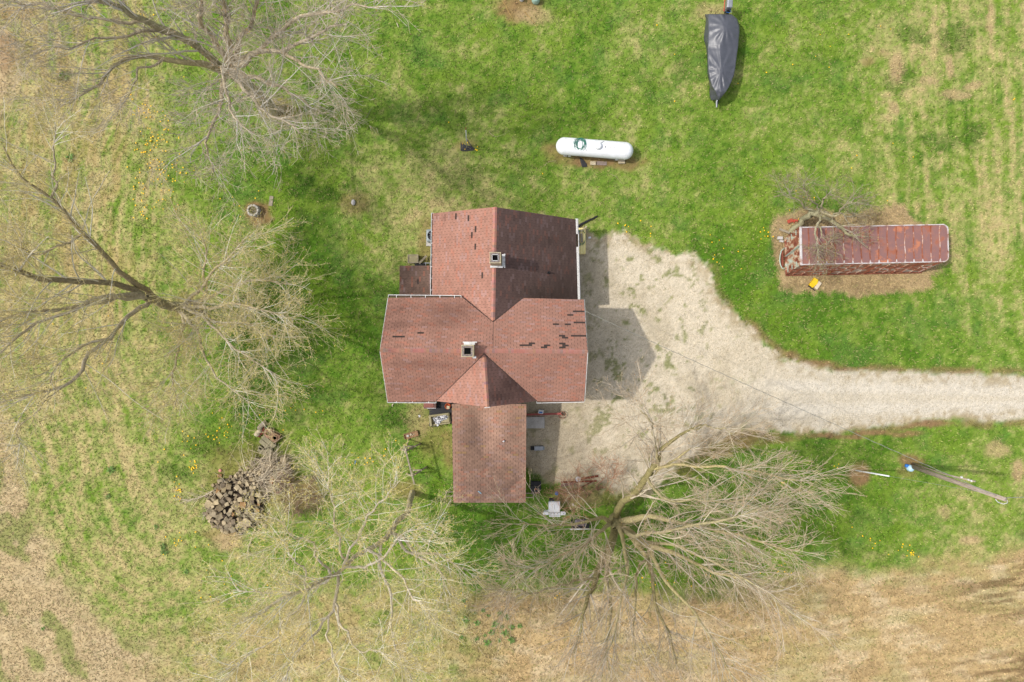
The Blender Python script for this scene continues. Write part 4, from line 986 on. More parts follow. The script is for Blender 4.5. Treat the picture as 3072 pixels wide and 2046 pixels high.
# west tree
tree('budding_tree', 'wide tree at the left edge coming into yellow-green bud', 'tree', (566, 925), [
    [(566, 925, -.1, .5), (520, 916, 2.0, .42), (470, 900, 3.8, .36), (435, 890, 5.0, .30)],
    [(470, 896, 4.0, .26), (400, 835, 5.6, .22), (348, 796, 6.6, .19), (286, 735, 8, .16), (241, 689, 9, .14), (179, 618, 10.4, .11), (90, 540, 11.5, .08), (10, 440, 12.5, .05)],
    [(440, 886, 5.0, .26), (360, 862, 6.2, .22), (268, 850, 7.6, .20), (112, 832, 9.6, .19), (-20, 790, 11.5, .14), (-120, 770, 12.5, .1)],
    [(450, 896, 4.4, .2), (390, 945, 5.6, .17), (357, 975, 6.2, .15), (330, 1015, 6.8, .13), (268, 1030, 7.4, .09), (190, 1080, 8.4, .06), (150, 1150, 9, .03)],
    [(330, 1015, 6.8, .14), (265, 1065, 7.2, .15), (241, 1113, 7.6, .13), (178, 1154, 8.4, .11), (67, 1185, 9.6, .08), (-40, 1215, 10.6, .05)],
    [(435, 892, 5, .22), (330, 905, 6.8, .16), (210, 915, 8.4, .12), (80, 935, 9.8, .09), (-40, 975, 11, .06)],
    [(440, 890, 5, .22), (340, 885, 7, .15), (200, 925, 9, .11), (90, 980, 10, .09), (0, 1060, 11, .06)],
    [(241, 689, 9, .1), (245, 715, 8.6, .09), (165, 735, 9.4, .08), (100, 755, 10, .06), (68, 745, 10.4, .045), (70, 700, 10.8, .03)],
    [(178, 1154, 8.4, .07), (120, 1230, 8.9, .05), (60, 1290, 9.4, .035), (40, 1360, 9.8, .02)],
    [(180, 600, 10.6, .08), (170, 500, 11.4, .06), (152, 440, 12, .05), (165, 380, 12.4, .035)],
    [(566, 925, 1.2, .24), (600, 935, 3.0, .17), (640, 962, 4.6, .13), (740, 975, 6.2, .09), (830, 1010, 7.4, .05)],
    [(566, 925, 1.4, .22), (605, 905, 3.6, .16), (680, 862, 5.6, .11), (780, 835, 7, .08), (870, 850, 8, .04)],
    [(566, 925, 1.4, .2), (600, 900, 4, .13), (628, 850, 5.4, .09), (618, 770, 6.6, .07), (600, 700, 7.4, .04)],
    [(566, 928, 1.2, .2), (592, 980, 3.4, .13), (600, 1050, 4.8, .09), (660, 1130, 6, .06), (750, 1210, 7, .035)],
    [(566, 928, 1.2, .2), (556, 990, 3.2, .13), (535, 1060, 4.4, .09), (520, 1140, 5.4, .06), (525, 1220, 6, .03)],
    [(566, 925, 1.6, .2), (620, 925, 5, .13), (690, 900, 7.6, .09), (790, 920, 9, .06), (880, 960, 9.8, .03)],
    [(566, 925, 1.6, .18), (610, 950, 5, .12), (670, 1010, 7.4, .08), (760, 1080, 8.8, .05), (840, 1130, 9.4, .03)],
    [(566, 925, 1.6, .18), (600, 870, 5, .12), (650, 800, 7.6, .08), (720, 740, 9, .05), (760, 700, 9.6, .03)],
], dens=.92, L1=3.1, bud=S(212, 196, 100, .85), nbud=42000, budr=(.014, .030), rscale=.7, twig=S(234, 228, 212, .8), fine=S(220, 206, 162, .76), moss=S(128, 116, 84))
# south-west tree
tree('budding_tree', 'leaning tree below left of the porch with pale branches and yellow buds', 'tree', (1236, 1478), [
    [(1238, 1476, -.1, .3), (1212, 1556, 3.6, .25), (1160, 1610, 6.4, .22), (1100, 1650, 8, .19)],
    [(1110, 1645, 7.8, .19), (1050, 1682, 9.2, .17), (1000, 1722, 10.2, .15), (920, 1765, 11.4, .12), (840, 1805, 12.5, .11), (760, 1850, 13.2, .07)],
    [(1170, 1600, 6.2, .16), (1250, 1648, 6.8, .14), (1330, 1668, 7.2, .11), (1375, 1700, 7.5, .07), (1420, 1730, 7.8, .03)],
    [(1180, 1612, 5.9, .15), (1230, 1665, 6.6, .12), (1310, 1700, 7, .09), (1332, 1745, 7.3, .06), (1322, 1790, 7.6, .03)],
    [(1040, 1720, 9.6, .12), (1052, 1640, 10.6, .10), (1100, 1560, 11.4, .08), (1150, 1490, 12, .05), (1200, 1440, 12.4, .025)],
    [(1050, 1690, 9.3, .11), (1015, 1635, 10.2, .09), (1000, 1560, 11, .07), (990, 1470, 11.8, .05), (985, 1410, 12.2, .025)],
    [(1010, 1725, 10.2, .12), (955, 1680, 11, .08), (940, 1640, 11.4, .065), (890, 1600, 12, .05), (840, 1560, 12.4, .03)],
    [(1040, 1730, 9.6, .12), (1100, 1700, 10.6, .10), (1160, 1650, 11.4, .08), (1220, 1605, 12, .05), (1280, 1580, 12.4, .025)],
    [(1010, 1740, 10, .13), (1005, 1820, 10.6, .12), (960, 1880, 11.2, .10), (910, 1930, 11.8, .07), (860, 2010, 12.4, .05), (830, 2090, 12.8, .03)],
    [(1010, 1800, 10.4, .10), (1030, 1900, 11, .07), (1070, 1950, 11.5, .05), (1150, 1950, 12, .03)],
    [(1130, 1640, 7, .14), (1150, 1760, 8.6, .11), (1165, 1880, 9.8, .08), (1200, 1960, 10.6, .05), (1240, 2060, 11.4, .03)],
    [(990, 1860, 11, .08), (990, 1960, 11.8, .06), (1010, 2020, 12.2, .05), (1030, 2110, 12.6, .03)],
    [(920, 1765, 11.4, .08), (900, 1690, 12.2, .06), (860, 1640, 12.8, .04)],
    [(1000, 1722, 10.2, .10), (900, 1780, 10.8, .07), (800, 1790, 11.4, .05), (700, 1770, 12, .03)],
    [(930, 1810, 11.4, .08), (840, 1900, 12.2, .06), (760, 1960, 12.8, .045), (660, 2040, 13.4, .03)],
    [(1100, 1650, 8, .12), (1190, 1720, 10, .09), (1260, 1800, 11.2, .06), (1290, 1880, 11.8, .03)],
], dens=1.02, L1=2.5, bud=S(216, 200, 112, .85), nbud=52000, budr=(.013, .029), rscale=.62, n3=.75, twig=S(240, 236, 224, .85), fine=S(228, 216, 176, .8), bark=S(190, 180, 160), moss=S(172, 160, 118))
# south-east tree
tree('bare_tree', 'largest bare tree with mossy forked trunk right of the white grill', 'tree', (1842, 1556), [
    [(1842, 1556, -.1, .55), (1846, 1568, 1.0, .46), (1852, 1580, 2.0, .4)],
    [(1838, 1552, .8, .3), (1860, 1510, 2.6, .28), (1921, 1459, 4.2, .27), (1962, 1400, 5.4, .23), (1985, 1340, 6.2, .15), (2061, 1292, 7.2, .09), (2105, 1274, 7.6, .05)],
    [(1846, 1572, 1.2, .33), (1824, 1659, 3.6, .32), (1790, 1725, 5.4, .25), (1764, 1775, 6.6, .16), (1740, 1850, 7.8, .1), (1722, 1960, 9, .06)],
    [(1856, 1584, 1.6, .32), (1926, 1626, 4, .28), (1968, 1636, 5.2, .21), (2040, 1670, 6.6, .13), (2130, 1710, 8, .10), (2250, 1730, 9.6, .06)],
    [(1850, 1574, 1.5, .3), (1921, 1560, 3.4, .26), (1962, 1545, 4.4, .18), (2060, 1570, 6, .11), (2200, 1610, 8, .10), (2300, 1635, 9.6, .07), (2400, 1650, 10.8, .04)],
    [(1960, 1410, 5.2, .12), (2060, 1395, 6.6, .09), (2180, 1402, 8, .08), (2300, 1428, 9.4, .05), (2400, 1440, 10.4, .03)],
    [(1940, 1440, 4.9, .12), (1975, 1482, 5.8, .11), (2050, 1500, 6.8, .08), (2160, 1505, 8.2, .06), (2330, 1480, 10, .035)],
    [(1950, 1636, 4.9, .15), (1975, 1735, 6.6, .12), (2040, 1800, 8, .10), (2110, 1870, 9.4, .08), (2190, 1990, 11, .05), (2240, 2080, 12, .03)],
    [(1880, 1605, 2.6, .2), (1940, 1680, 4.6, .17), (1955, 1760, 6.2, .12), (1985, 1860, 8, .09), (2030, 1990, 10, .05)],
    [(1955, 1640, 5, .13), (1920, 1690, 6, .10), (1905, 1760, 7.4, .08), (1900, 1870, 9, .05), (1912, 2000, 10.6, .03)],
    [(1830, 1640, 3.2, .22), (1822, 1740, 6, .13), (1828, 1860, 8.4, .09), (1828, 2010, 10.6, .05)],
    [(1785, 1722, 5.5, .11), (1700, 1750, 6.8, .08), (1600, 1770, 8.2, .05), (1510, 1790, 9.4, .03)],
    [(1842, 1556, 1.0, .2), (1810, 1560, 3, .14), (1760, 1575, 4.6, .10), (1660, 1572, 6, .07), (1560, 1570, 7.2, .035)],
    [(1842, 1556, 1.0, .2), (1800, 1600, 4, .13), (1740, 1640, 6, .09), (1640, 1690, 8, .06), (1530, 1730, 9.4, .03)],
    [(1965, 1392, 5.5, .1), (1962, 1330, 6.4, .07), (1950, 1270, 7.2, .05), (1920, 1230, 7.8, .03)],
    [(1850, 1574, 1.5, .22), (1900, 1610, 5, .15), (1990, 1600, 7.4, .11), (2120, 1570, 9.6, .08), (2260, 1540, 11, .05), (2350, 1520, 12, .03)],
    [(1850, 1574, 1.5, .2), (1870, 1640, 5.4, .13), (1880, 1760, 8.4, .09), (1840, 1900, 10.4, .05), (1800, 2000, 11.6, .03)],
    [(1926, 1626, 4, .13), (2040, 1640, 6.6, .10), (2160, 1690, 9, .08), (2300, 1780, 11, .05), (2380, 1840, 12, .03)],
    [(2060, 1292, 7.2, .05), (2140, 1280, 7.6, .04), (2200, 1300, 8, .03)],
    [(1921, 1459, 4.2, .13), (2000, 1400, 5.4, .09), (2060, 1350, 6.4, .06), (2150, 1330, 7.2, .04)],
], dens=.9, L1=3.0, L2=1.45, L3=.6, up=.16, wig=.085, bud=S(206, 150, 84), nbud=6000, budr=(.012, .028), twig=S(222, 212, 192), fine=S(216, 196, 168), bark=S(160, 150, 112), moss=S(150, 144, 92), ang=(36, 32, 34), rscale=.74)
# small gnarled tree over the trailer
tree('gnarled_tree', 'small gnarled half-dead tree leaning over the rusty trailer', 'tree', (2372, 694), [
    [(2372, 694, .05, .2), (2410, 664, .9, .21), (2445, 640, 1.9, .24), (2462, 632, 2.4, .2)],
    [(2450, 640, 2.2, .16), (2500, 665, 3.1, .13), (2530, 692, 3.3, .11), (2575, 702, 3.5, .05)],
    [(2450, 640, 2.0, .08), (2400, 605, 2.6, .07), (2366, 588, 3, .045), (2350, 560, 3.3, .03)],
    [(2462, 632, 2.4, .08), (2475, 600, 3, .055), (2495, 582, 3.4, .03)],
    [(2455, 640, 2.4, .10), (2490, 645, 3, .07), (2540, 620, 3.6, .04), (2580, 590, 4, .02)],
    [(2442, 655, 2.6, .09), (2440, 690, 3, .07), (2448, 730, 3.1, .05), (2457, 775, 3.1, .03)],
    [(2450, 660, 2.8, .07), (2465, 705, 3.0, .045), (2495, 745, 3.1, .02)],
    [(2455, 632, 2.5, .06), (2430, 590, 3.4, .04), (2410, 540, 4, .02)],
    [(2462, 640, 2.4, .09), (2500, 640, 2.6, .06), (2560, 640, 2.8, .035)],
], dens=1.25, L1=1.5, L2=.75, L3=.4, up=.25, wig=.16, bud=S(176, 176, 66), nbud=1300, budr=(.014, .03), bark=S(150, 142, 116), moss=S(146, 142, 106), twig=S(178, 170, 150), fine=S(170, 156, 128))
# thorny brush at the drive corner under the big tree
tree('brush', 'reddish leafless brush at the gravel corner left of the big bare tree', 'bush', (1800, 1470), [
    [(1800, 1470, 0, .05), (1800, 1465, .4, .04)],
    [(1800, 1470, .1, .03), (1770, 1440, .8, .02), (1740, 1420, 1.2, .01)], [(1800, 1470, .1, .03), (1810, 1430, .8, .02), (1800, 1395, 1.3, .01)],
    [(1800, 1470, .1, .03), (1760, 1480, .8, .02), (1690, 1470, 1.2, .01)], [(1780, 1490, .1, .03), (1740, 1500, .7, .02), (1680, 1480, 1.0, .01)],
    [(1800, 1470, .1, .03), (1830, 1440, .8, .02), (1850, 1420, 1.2, .01)], [(1780, 1500, .1, .03), (1760, 1525, .6, .02), (1720, 1530, .9, .01)]],
    dens=1.1, L1=1.3, L2=.7, L3=.35, up=.2, bark=S(150, 120, 96), moss=S(150, 120, 96), twig=S(196, 156, 126), fine=S(200, 152, 122))
tree('brush', 'low tangle of grey-brown brush between the stone heap and the leaning tree', 'bush', (905, 1482), [
    [(905, 1482, 0, .04), (905, 1480, .3, .03)],
    [(905, 1482, .1, .02), (880, 1470, .4, .015), (860, 1450, .5, .01)], [(905, 1482, .1, .02), (925, 1460, .4, .015), (940, 1450, .5, .01)],
    [(905, 1482, .1, .02), (890, 1505, .4, .015), (870, 1520, .5, .01)], [(905, 1482, .1, .02), (930, 1500, .4, .015), (945, 1510, .5, .01)]],
    dens=2.4, L1=.9, L2=.5, L3=.3, up=.1, bark=S(140, 118, 98), moss=S(140, 118, 98), twig=S(166, 144, 118), fine=S(166, 140, 116))
# ------------------------------------------------------------------ propane tank, hose and the things beside it
def V3(*a): return Vector(a)
a = P(1667, 437, 1.05); b = P(1903, 458, 1.05); R = .525
ctr = (P(1692, 436.5, 1.02) + P(1878, 449.5, 1.02)) / 2
cyl0, cyl1 = P(1693, 434.5, 1.02), P(1877, 449.0, 1.02)
ang = math.atan2(cyl1.y - cyl0.y, cyl1.x - cyl0.x); Lc = (cyl1 - cyl0).length / 2; r = .52
tank = thing('propane_tank', 'long white propane tank lying on the back lawn', 'tank', ((cyl0 + cyl1) / 2).to_2d().to_3d(), ang)
prof = [(r * math.sin(t * PI / 16), -Lc - r * .95 * math.cos(t * PI / 16)) for t in range(0, 9)] + [(r * math.cos(t * PI / 16), Lc + r * .95 * math.sin(t * PI / 16)) for t in range(0, 9)]
m = MB(); m.lathe(prof, (0, 0, .74), 48, axis='X'); m.build('tank_body', M_tank, tank, smooth=True)
for s in (-1, 1):
    m = MB(); m.torus((s * Lc, 0, .74), r + .001, .006, 48, 6, Matrix.Rotation(PI / 2, 3, 'Y')); m.build('weld_seam', M_tank, tank, smooth=True)
    m = MB(); m.box((s * 1.45, 0, .16), (.16, .9, .2)); m.build('leg', M_tank, tank)
m = MB(); m.lathe([(.215, 0), (.215, .10), (.19, .17), (.12, .215), (0, .235)], (.17, .02, 1.24), 28); m.build('valve_dome', M_tank, tank, smooth=True)
m = MB(); m.tube([(.16, .2, 1.26), (.3, .22, 1.27), (.42, .30, 1.2), (.50, .36, 1.13)], .012, 6); m.build('gas_line', M_alum, tank, smooth=True)
for x, rr, mt in ((.60, .035, M_black), (1.16, .022, M_blackgloss), (-.1, .018, M_black)):
    m = MB(); m.lathe([(rr, 0), (rr, .03), (rr * .5, .05), (0, .05)], (x, .0, 1.255), 12); m.build('fitting', mt, tank)
m = MB(); m.box((.90, 0, 1.262), (.11, .02, .008)); m.build('data_plate', M_copper, tank)
m = MB(); m.lathe([(.03, 0), (.03, .03), (0, .04)], (.05, -.28, 1.17), 12); m.build('fitting', M_tank, tank)
# hose coil draped on top
pts = []
for i in range(300):
    t = i / 300 * 2 * PI * 9.3; rad = .30 + .07 * math.sin(t * .37) + .05 * math.sin(t * 1.71 + 1)
    x = rad * math.cos(t) * .92 + .05 * math.sin(t * .13 * 7); y = rad * math.sin(t) + .04 * math.cos(t * .9)
    y *= 1.12; zz = math.sqrt(max(.02, r * r - y * y)) - r
    pts.append(V3(x, y, zz + .02 + .02 * ((i % 37) / 37)))
pts += [V3(.34, .05, -.0), V3(.38, -.12, -.0), V3(.40, -.3, -.07)]
hc = P(1740, 432, 1.26)
t = thing('garden_hose', 'loose coil of green garden hose draped over the white propane tank', 'hose', hc, ang)
m = MB(); m.tube(pts, .011, 6); m.build('hose_tube', M_hose, t, smooth=True)
m = MB(); m.tube([V3(.40, -.28, -.05), V3(.405, -.34, -.08)], .017, 8); m.build('hose_coupling', M_black, t)
def simple(name, lab, cat, mb, mat, loc=(0, 0, 0), rz=0, group=None, **k):
    o = mb.build(name, mat, **k); o.location = loc; o.rotation_euler = (0, 0, rz); return tag(o, lab, cat, group)
def blockbox(name, lab, cat, px, py, w, l, h, rz, mat, z=0, bevel=.01, group=None):
    m = MB(); m.box((0, 0, h / 2), (w, l, h)); p = P(px, py, z); return simple(name, lab, cat, m, mat, p, rz, bevel=bevel, group=group)
blockbox('concrete_block', 'pale concrete block under the right end of the propane tank', 'block', 1864, 484.5, .40, .30, .16, 0, M_block)
blockbox('concrete_block', 'dirty block half hidden under the left end of the propane tank', 'block', 1696, 463, .22, .3, .1, -.1, M_conc)
blockbox('stone', 'cream rounded stone by the dark scrap under the propane tank', 'stone', 1779, 490, .36, .24, .10, -.02, M_block, bevel=.04)
blockbox('flagstone', 'flat purple-grey flagstone between the cream stone and the concrete block', 'stone', 1805, 490, .62, .24, .035, -.04, M_slab)
m = MB(); pts = [P(1739, 472), P(1745, 475), P(1752, 481), P(1760, 492), P(1762, 501), P(1747, 502), P(1743, 492)]; c = sum(pts, Vector()) / len(pts)
m.prism([p - c + V3(0, 0, .02 + .02 * (i % 2)) for i, p in enumerate(pts)][::-1], .015); simple('rubber_scrap', 'torn black rubber scrap on the dirt below the propane tank', 'scrap', m, M_black, c)
m = MB(); a, b = P(1812, 472, .05), P(1855, 482, .04); m.beam(a, b, .06, .03); m.beam(a + V3(.1, .08, 0), b + V3(0, .13, 0), .16, .02); simple('plank', 'split grey planks lying against the underside of the propane tank', 'plank', m, M_wood)

# ------------------------------------------------------------------ covered boat
bt = thing('covered_boat', 'boat on its trailer under a dark grey tarp, bow pointing down the lawn', 'boat', P(2172, 190, 0))
bl = Vector(bt.location)
L_ = [(2114, 2127, 42, .95), (2118, 2123.5, 56, 1.0), (2115, 2124.5, 80, 1.05), (2112, 2124.5, 100, 1.1), (2111, 2124, 118, 1.1), (2118, 2124, 140, 1.12), (2121, 2123.5, 170, 1.15), (2122, 2124.5, 200, 1.2), (2122, 2126, 222, 1.22), (2127, 2131, 244, 1.24), (2129, 2137, 260, 1.25), (2128, 2146, 274, 1.25), (2129, 2151, 288, 1.1), (2133, 2154, 300, .85)]
R_ = [2199, 2214, 2221, 2221, 2219, 2217, 2213, 2210, 2207, 2200, 2194, 2188, 2172, 2162]
RI = [2194, 2212, 2219, 2219, 2217, 2215, 2210, 2207, 2203, 2195, 2188, 2179, 2168, 2158]
nu = 60; nv = 45
def ci(arr, t):
    f = t * (len(arr) - 1); i = min(int(f), len(arr) - 2); return arr[i] + (arr[i + 1] - arr[i]) * (f - i)
lo, li, ys, zs = [q[0] for q in L_], [q[1] for q in L_], [q[2] for q in L_], [q[3] for q in L_]
V = []; 
for i in range(nu):
    t = i / (nu - 1); y = ci(ys, t); z = ci(zs, t); xo, xi, xri, xro = ci(lo, t), ci(li, t), ci(RI, t), ci(R_, t)
    for j in range(nv):
        s = j / (nv - 1)
        if s < .14:
            q = s / .14; p0 = P(xo, y + 1.5, .42); p1 = P(xi, y, z); p = p0.lerp(p1, q); p.z += 0
            p.x += .025 * math.sin(t * 70 + s * 9) * (1 - q) * q * 3
        elif s > .86:
            q = (1 - s) / .14; p0 = P(xro - 1.0, y, .5); p1 = P(xri, y, z); p0.x = min(p0.x, p1.x + .03); p = p0.lerp(p1, q)
        else:
            q = (s - .14) / .72; x = xi + (xri - xi) * q
            # two support poles lift the tarp; folds run out from them
            bx, by = 2180, 78; cx2, cy2 = 2164, 212
            h1 = .30 * math.exp(-(((x - bx) / 42) ** 2 + ((y - by) / 46) ** 2)); h2 = .20 * math.exp(-(((x - cx2) / 24) ** 2 + ((y - cy2) / 66) ** 2))
            rid = .10 * (1 - abs(2 * q - 1)) + .10 * math.exp(-((y - 112) / 50) ** 2) * (1 - abs(2 * q - 1) ** 2)
            a1 = math.atan2(y - by, x - bx); a2 = math.atan2(y - cy2, x - cx2); r1 = math.hypot(x - bx, y - by); r2 = math.hypot(x - cx2, y - cy2)
            edge = min(q, 1 - q) * 4; edge = min(1, edge + .25)
            fold = .036 * math.sin(a1 * 13 + 1.2 + r1 * .02) * math.exp(-abs(r1 - 32) / 26) + .040 * math.sin(a2 * 11 + .5) * math.exp(-abs(r2 - 34) / 34) + .016 * math.sin(a2 * 23 + 2) * math.exp(-abs(r2 - 40) / 30)
            crease = -.05 * math.exp(-((y - 141) / 2.2) ** 2) * edge
            wr = .03 * (fbm(np.array([x]), np.array([y * .6]), 14, 301, 3)[0] - .5) * (2 if y < 270 else 5)
            p = P(x, y, z + h1 + h2 + rid + fold + crease + wr)
        V.append(p - bl)
idx = [(i * nv + j, i * nv + j + 1, (i + 1) * nv + j + 1, (i + 1) * nv + j) for i in range(nu - 1) for j in range(nv - 1)]
M_tarp = solid('grey_tarp', S(86, 88, 96), 0.42, 0.12, 5, bump=.25, spec=.6)
m = MB(); m.add(V, idx); o = m.build('tarp', M_tarp, bt, smooth=True); 
sub = o.modifiers.new('thick', 'SOLIDIFY'); sub.thickness = .01
# hull beneath
m = MB(); hv = []
for t, y in ((0, 48), (.3, 110), (.6, 190), (.85, 262), (1, 292)):
    xa, xb = ci(li, t), ci(RI, t); xm = (xa + xb) / 2; w = .9
    hv += [P(xm + (xa - xm) * w, y, .95), P(xm + (xa - xm) * .7, y, .6), P(xm, y, .42), P(xm + (xb - xm) * .7, y, .6), P(xm + (xb - xm) * w, y, .95)]
m.add([v - bl for v in hv], [(i * 5 + j, i * 5 + j + 1, i * 5 + j + 6, i * 5 + j + 5) for i in range(4) for j in range(4)]); m.build('hull', M_alum, bt, smooth=True)
# outboard motor at the stern, trailer frame, wheels, tongue and winch
m = MB(); m.box((P(2187, 12, 1.25) - bl), (.34, .62, .5), rz=-.06); m.build('outboard_motor', M_alum, bt, bevel=.07)
m = MB(); m.box((P(2183, 31, .95) - bl), (.30, .18, .5)); m.tube([P(2174, 34, 1.3) - bl, P(2183, 28, 1.38) - bl, P(2192, 34, 1.3) - bl], .02, 6); m.build('motor_bracket', M_blackgloss, bt)
m = MB(); m.tube([P(2172, 34, 1.2) - bl, P(2174, 8, 1.2) - bl, P(2176, -6, 1.2) - bl], .03, 8); m.build('transom_strap', M_red, bt)
m = MB(); m.tube([P(2190, 30, 1.3) - bl, P(2194, 36, 1.28) - bl, P(2186, 38, 1.3) - bl, P(2178, 36, 1.32) - bl], .014, 6); m.build('control_cable', M_blue, bt)
for x in (2136, 2204):
    m = MB(); m.lathe([(.12, -.09), (.3, -.09), (.31, -.05), (.31, .05), (.3, .09), (.12, .09)], P(x, 130, .31) - bl, 24, axis='X'); m.build('wheel', M_black, bt)
m = MB(); m.beam(P(2140, 60, .38) - bl, P(2151, 318, .5) - bl, .07, .09); m.beam(P(2200, 60, .38) - bl, P(2151, 318, .5) - bl, .07, .09); m.beam(P(2138, 130, .36) - bl, P(2202, 130, .36) - bl, .07, .07); m.build('trailer_frame', M_black, bt)
m = MB(); m.tube([P(2150, 303, .6) - bl, P(2150, 322, .55) - bl], [.055, .04], 10); m.tube([P(2151, 302, .2) - bl, P(2151, 302, .78) - bl], .045, 10); m.build('trailer_hitch', M_alum, bt)

# ------------------------------------------------------------------ rusty box trailer
tl = thing('box_trailer', 'rusty old box trailer sunk in dead grass', 'trailer', P(2370, 824, 0)); tloc = Vector(tl.location)
p00, p10 = P(2402, 795, 2.2), P(2846, 786, 2.2)
xd = (p10 - p00).normalized(); an = math.atan2(xd.y, xd.x)
tl.rotation_euler = (0, 0, an)
LEN, WID, HT = (p10 - p00).length + .02, 2.22, 2.2
Ri = Matrix.Rotation(-an, 4, 'Z')
org = Ri @ (p00 - tloc)                    # roof corner in the trailer's own frame
X0, Y0 = org.x, org.y
b0 = Ri @ (P(2357, 826, 0) - tloc)
lx, ly = b0.x - X0, b0.y - Y0              # lean of the body from roof corner to foot
def TP(u, v, w):
    """u along, v across, w 0 foot .. 1 roof; the whole body leans"""
    return Vector((X0 + u + lx * (1 - w), Y0 + v + ly * (1 - w), HT * w))
def panel(mb, q, th):
    q = [Vector(p) for p in q]; n = (q[1] - q[0]).cross(q[3] - q[0]).normalized(); mb.prism(q, th, down=-n)
def outline(inset, nseg=5, rad=.33):
    pts = [(inset, inset), (LEN - rad, inset)]
    for k in range(1, nseg + 1): a = -PI / 2 + k / nseg * PI / 2; pts.append((LEN - rad + (rad - inset) * math.cos(a), rad + (rad - inset) * math.sin(a)))
    pts.append((LEN - inset, WID - rad))
    for k in range(1, nseg + 1): a = k / nseg * PI / 2; pts.append((LEN - rad + (rad - inset) * math.cos(a), WID - rad + (rad - inset) * math.sin(a)))
    pts.append((inset, WID - inset)); return pts
o1 = outline(.03); m = MB()
vs = [TP(u, v, .03) for u, v in o1] + [TP(u, v, .985) for u, v in o1]; n = len(o1)
m.add(vs, [(i, (i + 1) % n, (i + 1) % n + n, i + n) for i in range(n) if i != n - 1] + [tuple(range(n - 1, -1, -1))])
m.build('side_wall', M_side, tl)
# roof sheets between seams
ns = 16; us = [.0] + [.50 + (LEN - .50) * i / (ns) for i in range(ns)] + [LEN]
for i in range(len(us) - 1):
    a, b = us[i] + .01, us[i + 1] - .01
    a = max(a, .06)
    if i == len(us) - 2: 
        q = [(a, .06)] + [(u, v) for u, v in outline(.06) if u > a] + [(a, WID - .06)]
    else: q = [(a, .06), (b, .06), (b, WID - .06), (a, WID - .06)]
    m = MB(); m.prism([TP(u, v, .99) + V3(0, 0, random.uniform(-.006, .006)) for u, v in q], .02); m.build('roof_sheet', M_rustroof, tl)
    if i:
        uu = us[i]; m = MB(); k = 9
        pts = [TP(uu + .02 * math.sin(j * 1.3 + i), .08 + (WID - .16) * j / (k - 1), 1.0) for j in range(k)]
        for j in range(k - 1): m.beam(pts[j] - V3(0, 0, .008), pts[j + 1] - V3(0, 0, .008), .05, .03)
        m.build('roof_seam', M_seam, tl)
        m = MB(); m.prism([TP(uu - .055, .05, 1.0) + V3(0, 0, .008), TP(uu + .055, .05, 1.0) + V3(0, 0, .008), TP(uu + .015, .22, 1.0) + V3(0, 0, .008), TP(uu - .015, .22, 1.0) + V3(0, 0, .008)], .012); m.build('seam_bracket', M_rail, tl)
# edge rail
oo, oi = outline(0), outline(.055); n = len(oo); m = MB()
for seg in range(n):
    a, b = seg, (seg + 1) % n
    q = [oo[a], oo[b], oi[b], oi[a]]
    m.prism([TP(u, v, 1.0) + V3(0, 0, .02) for u, v in q], .075)
m.build('roof_rail', M_rail, tl)
m = MB(); m.prism([TP(u, v, 1.0) + V3(0, 0, .026) for u, v in ((-.03, -.02), (.11, -.02), (.11, WID + .02), (-.03, WID + .02))], .09); m.build('roof_rail', M_rail, tl, bevel=.02)
# ribs on the south side, skirt rail
for i in range(15):
    u = .35 + i * (LEN - .9) / 14; m = MB(); m.beam(TP(u, -.0, .06), TP(u, -.0, .96), .06, .03, up=V3(1, 0, 0)); m.build('side_rib', M_side if i % 2 else M_seam, tl)
m = MB(); m.beam(TP(-.02, -.03, .04), TP(LEN - .35, -.03, .04), .06, .10); m.build('lower_rail', M_rust, tl)
m = MB(); m.beam(TP(0, .0, .5), TP(LEN - .4, .0, .5), .035, .05); m.build('rub_rail', M_seam, tl)
# rear doors with frame, hinges, centre post, lower sill and bent bumper loop
for v0, v1 in ((.05, WID / 2 - .03), (WID / 2 + .03, WID - .05)):
    m = MB(); q = [TP(-.01, v0, .08), TP(-.01, v0, .95), TP(-.01, v1, .95), TP(-.01, v1, .08)]; panel(m, q, .04); d = m.build('door', M_door, tl)
    for w in (.22, .5, .8):
        m = MB(); vv = v0 if v0 < .5 else v1; s = 1 if v0 < .5 else -1
        m.beam(TP(-.055, vv, w), TP(-.055, vv + s * .28, w), .03, .06); m.build('hinge', M_mint, d)
    m = MB(); m.beam(TP(-.06, (v1 if v0 < .5 else v0), .1), TP(-.06, (v1 if v0 < .5 else v0), .93), .03, .03, up=V3(0, 1, 0)); m.build('lock_bar', M_mint, d)
    m = MB(); vm = (v0 + v1) / 2; panel(m, [TP(-.03, vm - .3, .35), TP(-.03, vm - .3, .72), TP(-.03, vm + .3, .72), TP(-.03, vm + .3, .35)], .02); m.build('door_patch', M_door, d)
m = MB(); 
for v in (.02, WID - .02): m.beam(TP(-.03, v, .04), TP(-.03, v, .99), .05, .07, up=V3(0, 1, 0))
m.beam(TP(-.03, .04, .05), TP(-.03, WID - .04, .05), .07, .12); m.build('door_frame', M_door, tl)
pts = [tloc * 0 + Ri @ (P(x, y, .28) - tloc) for x, y in ((2353, 744), (2344, 752), (2340, 768), (2339, 782), (2342, 796), (2346, 804), (2354, 807))]
m = MB(); m.tube(pts, .035, 8); m.tube([p + V3(.05, 0, -.12) for p in pts[1:-1]], .03, 8); m.build('bumper_loop', M_mint, tl, smooth=True)
m = MB(); m.beam(Ri @ (P(2346, 752, .2) - tloc), Ri @ (P(2347, 800, .2) - tloc), .12, .10); m.build('rear_sill', M_rust, tl)
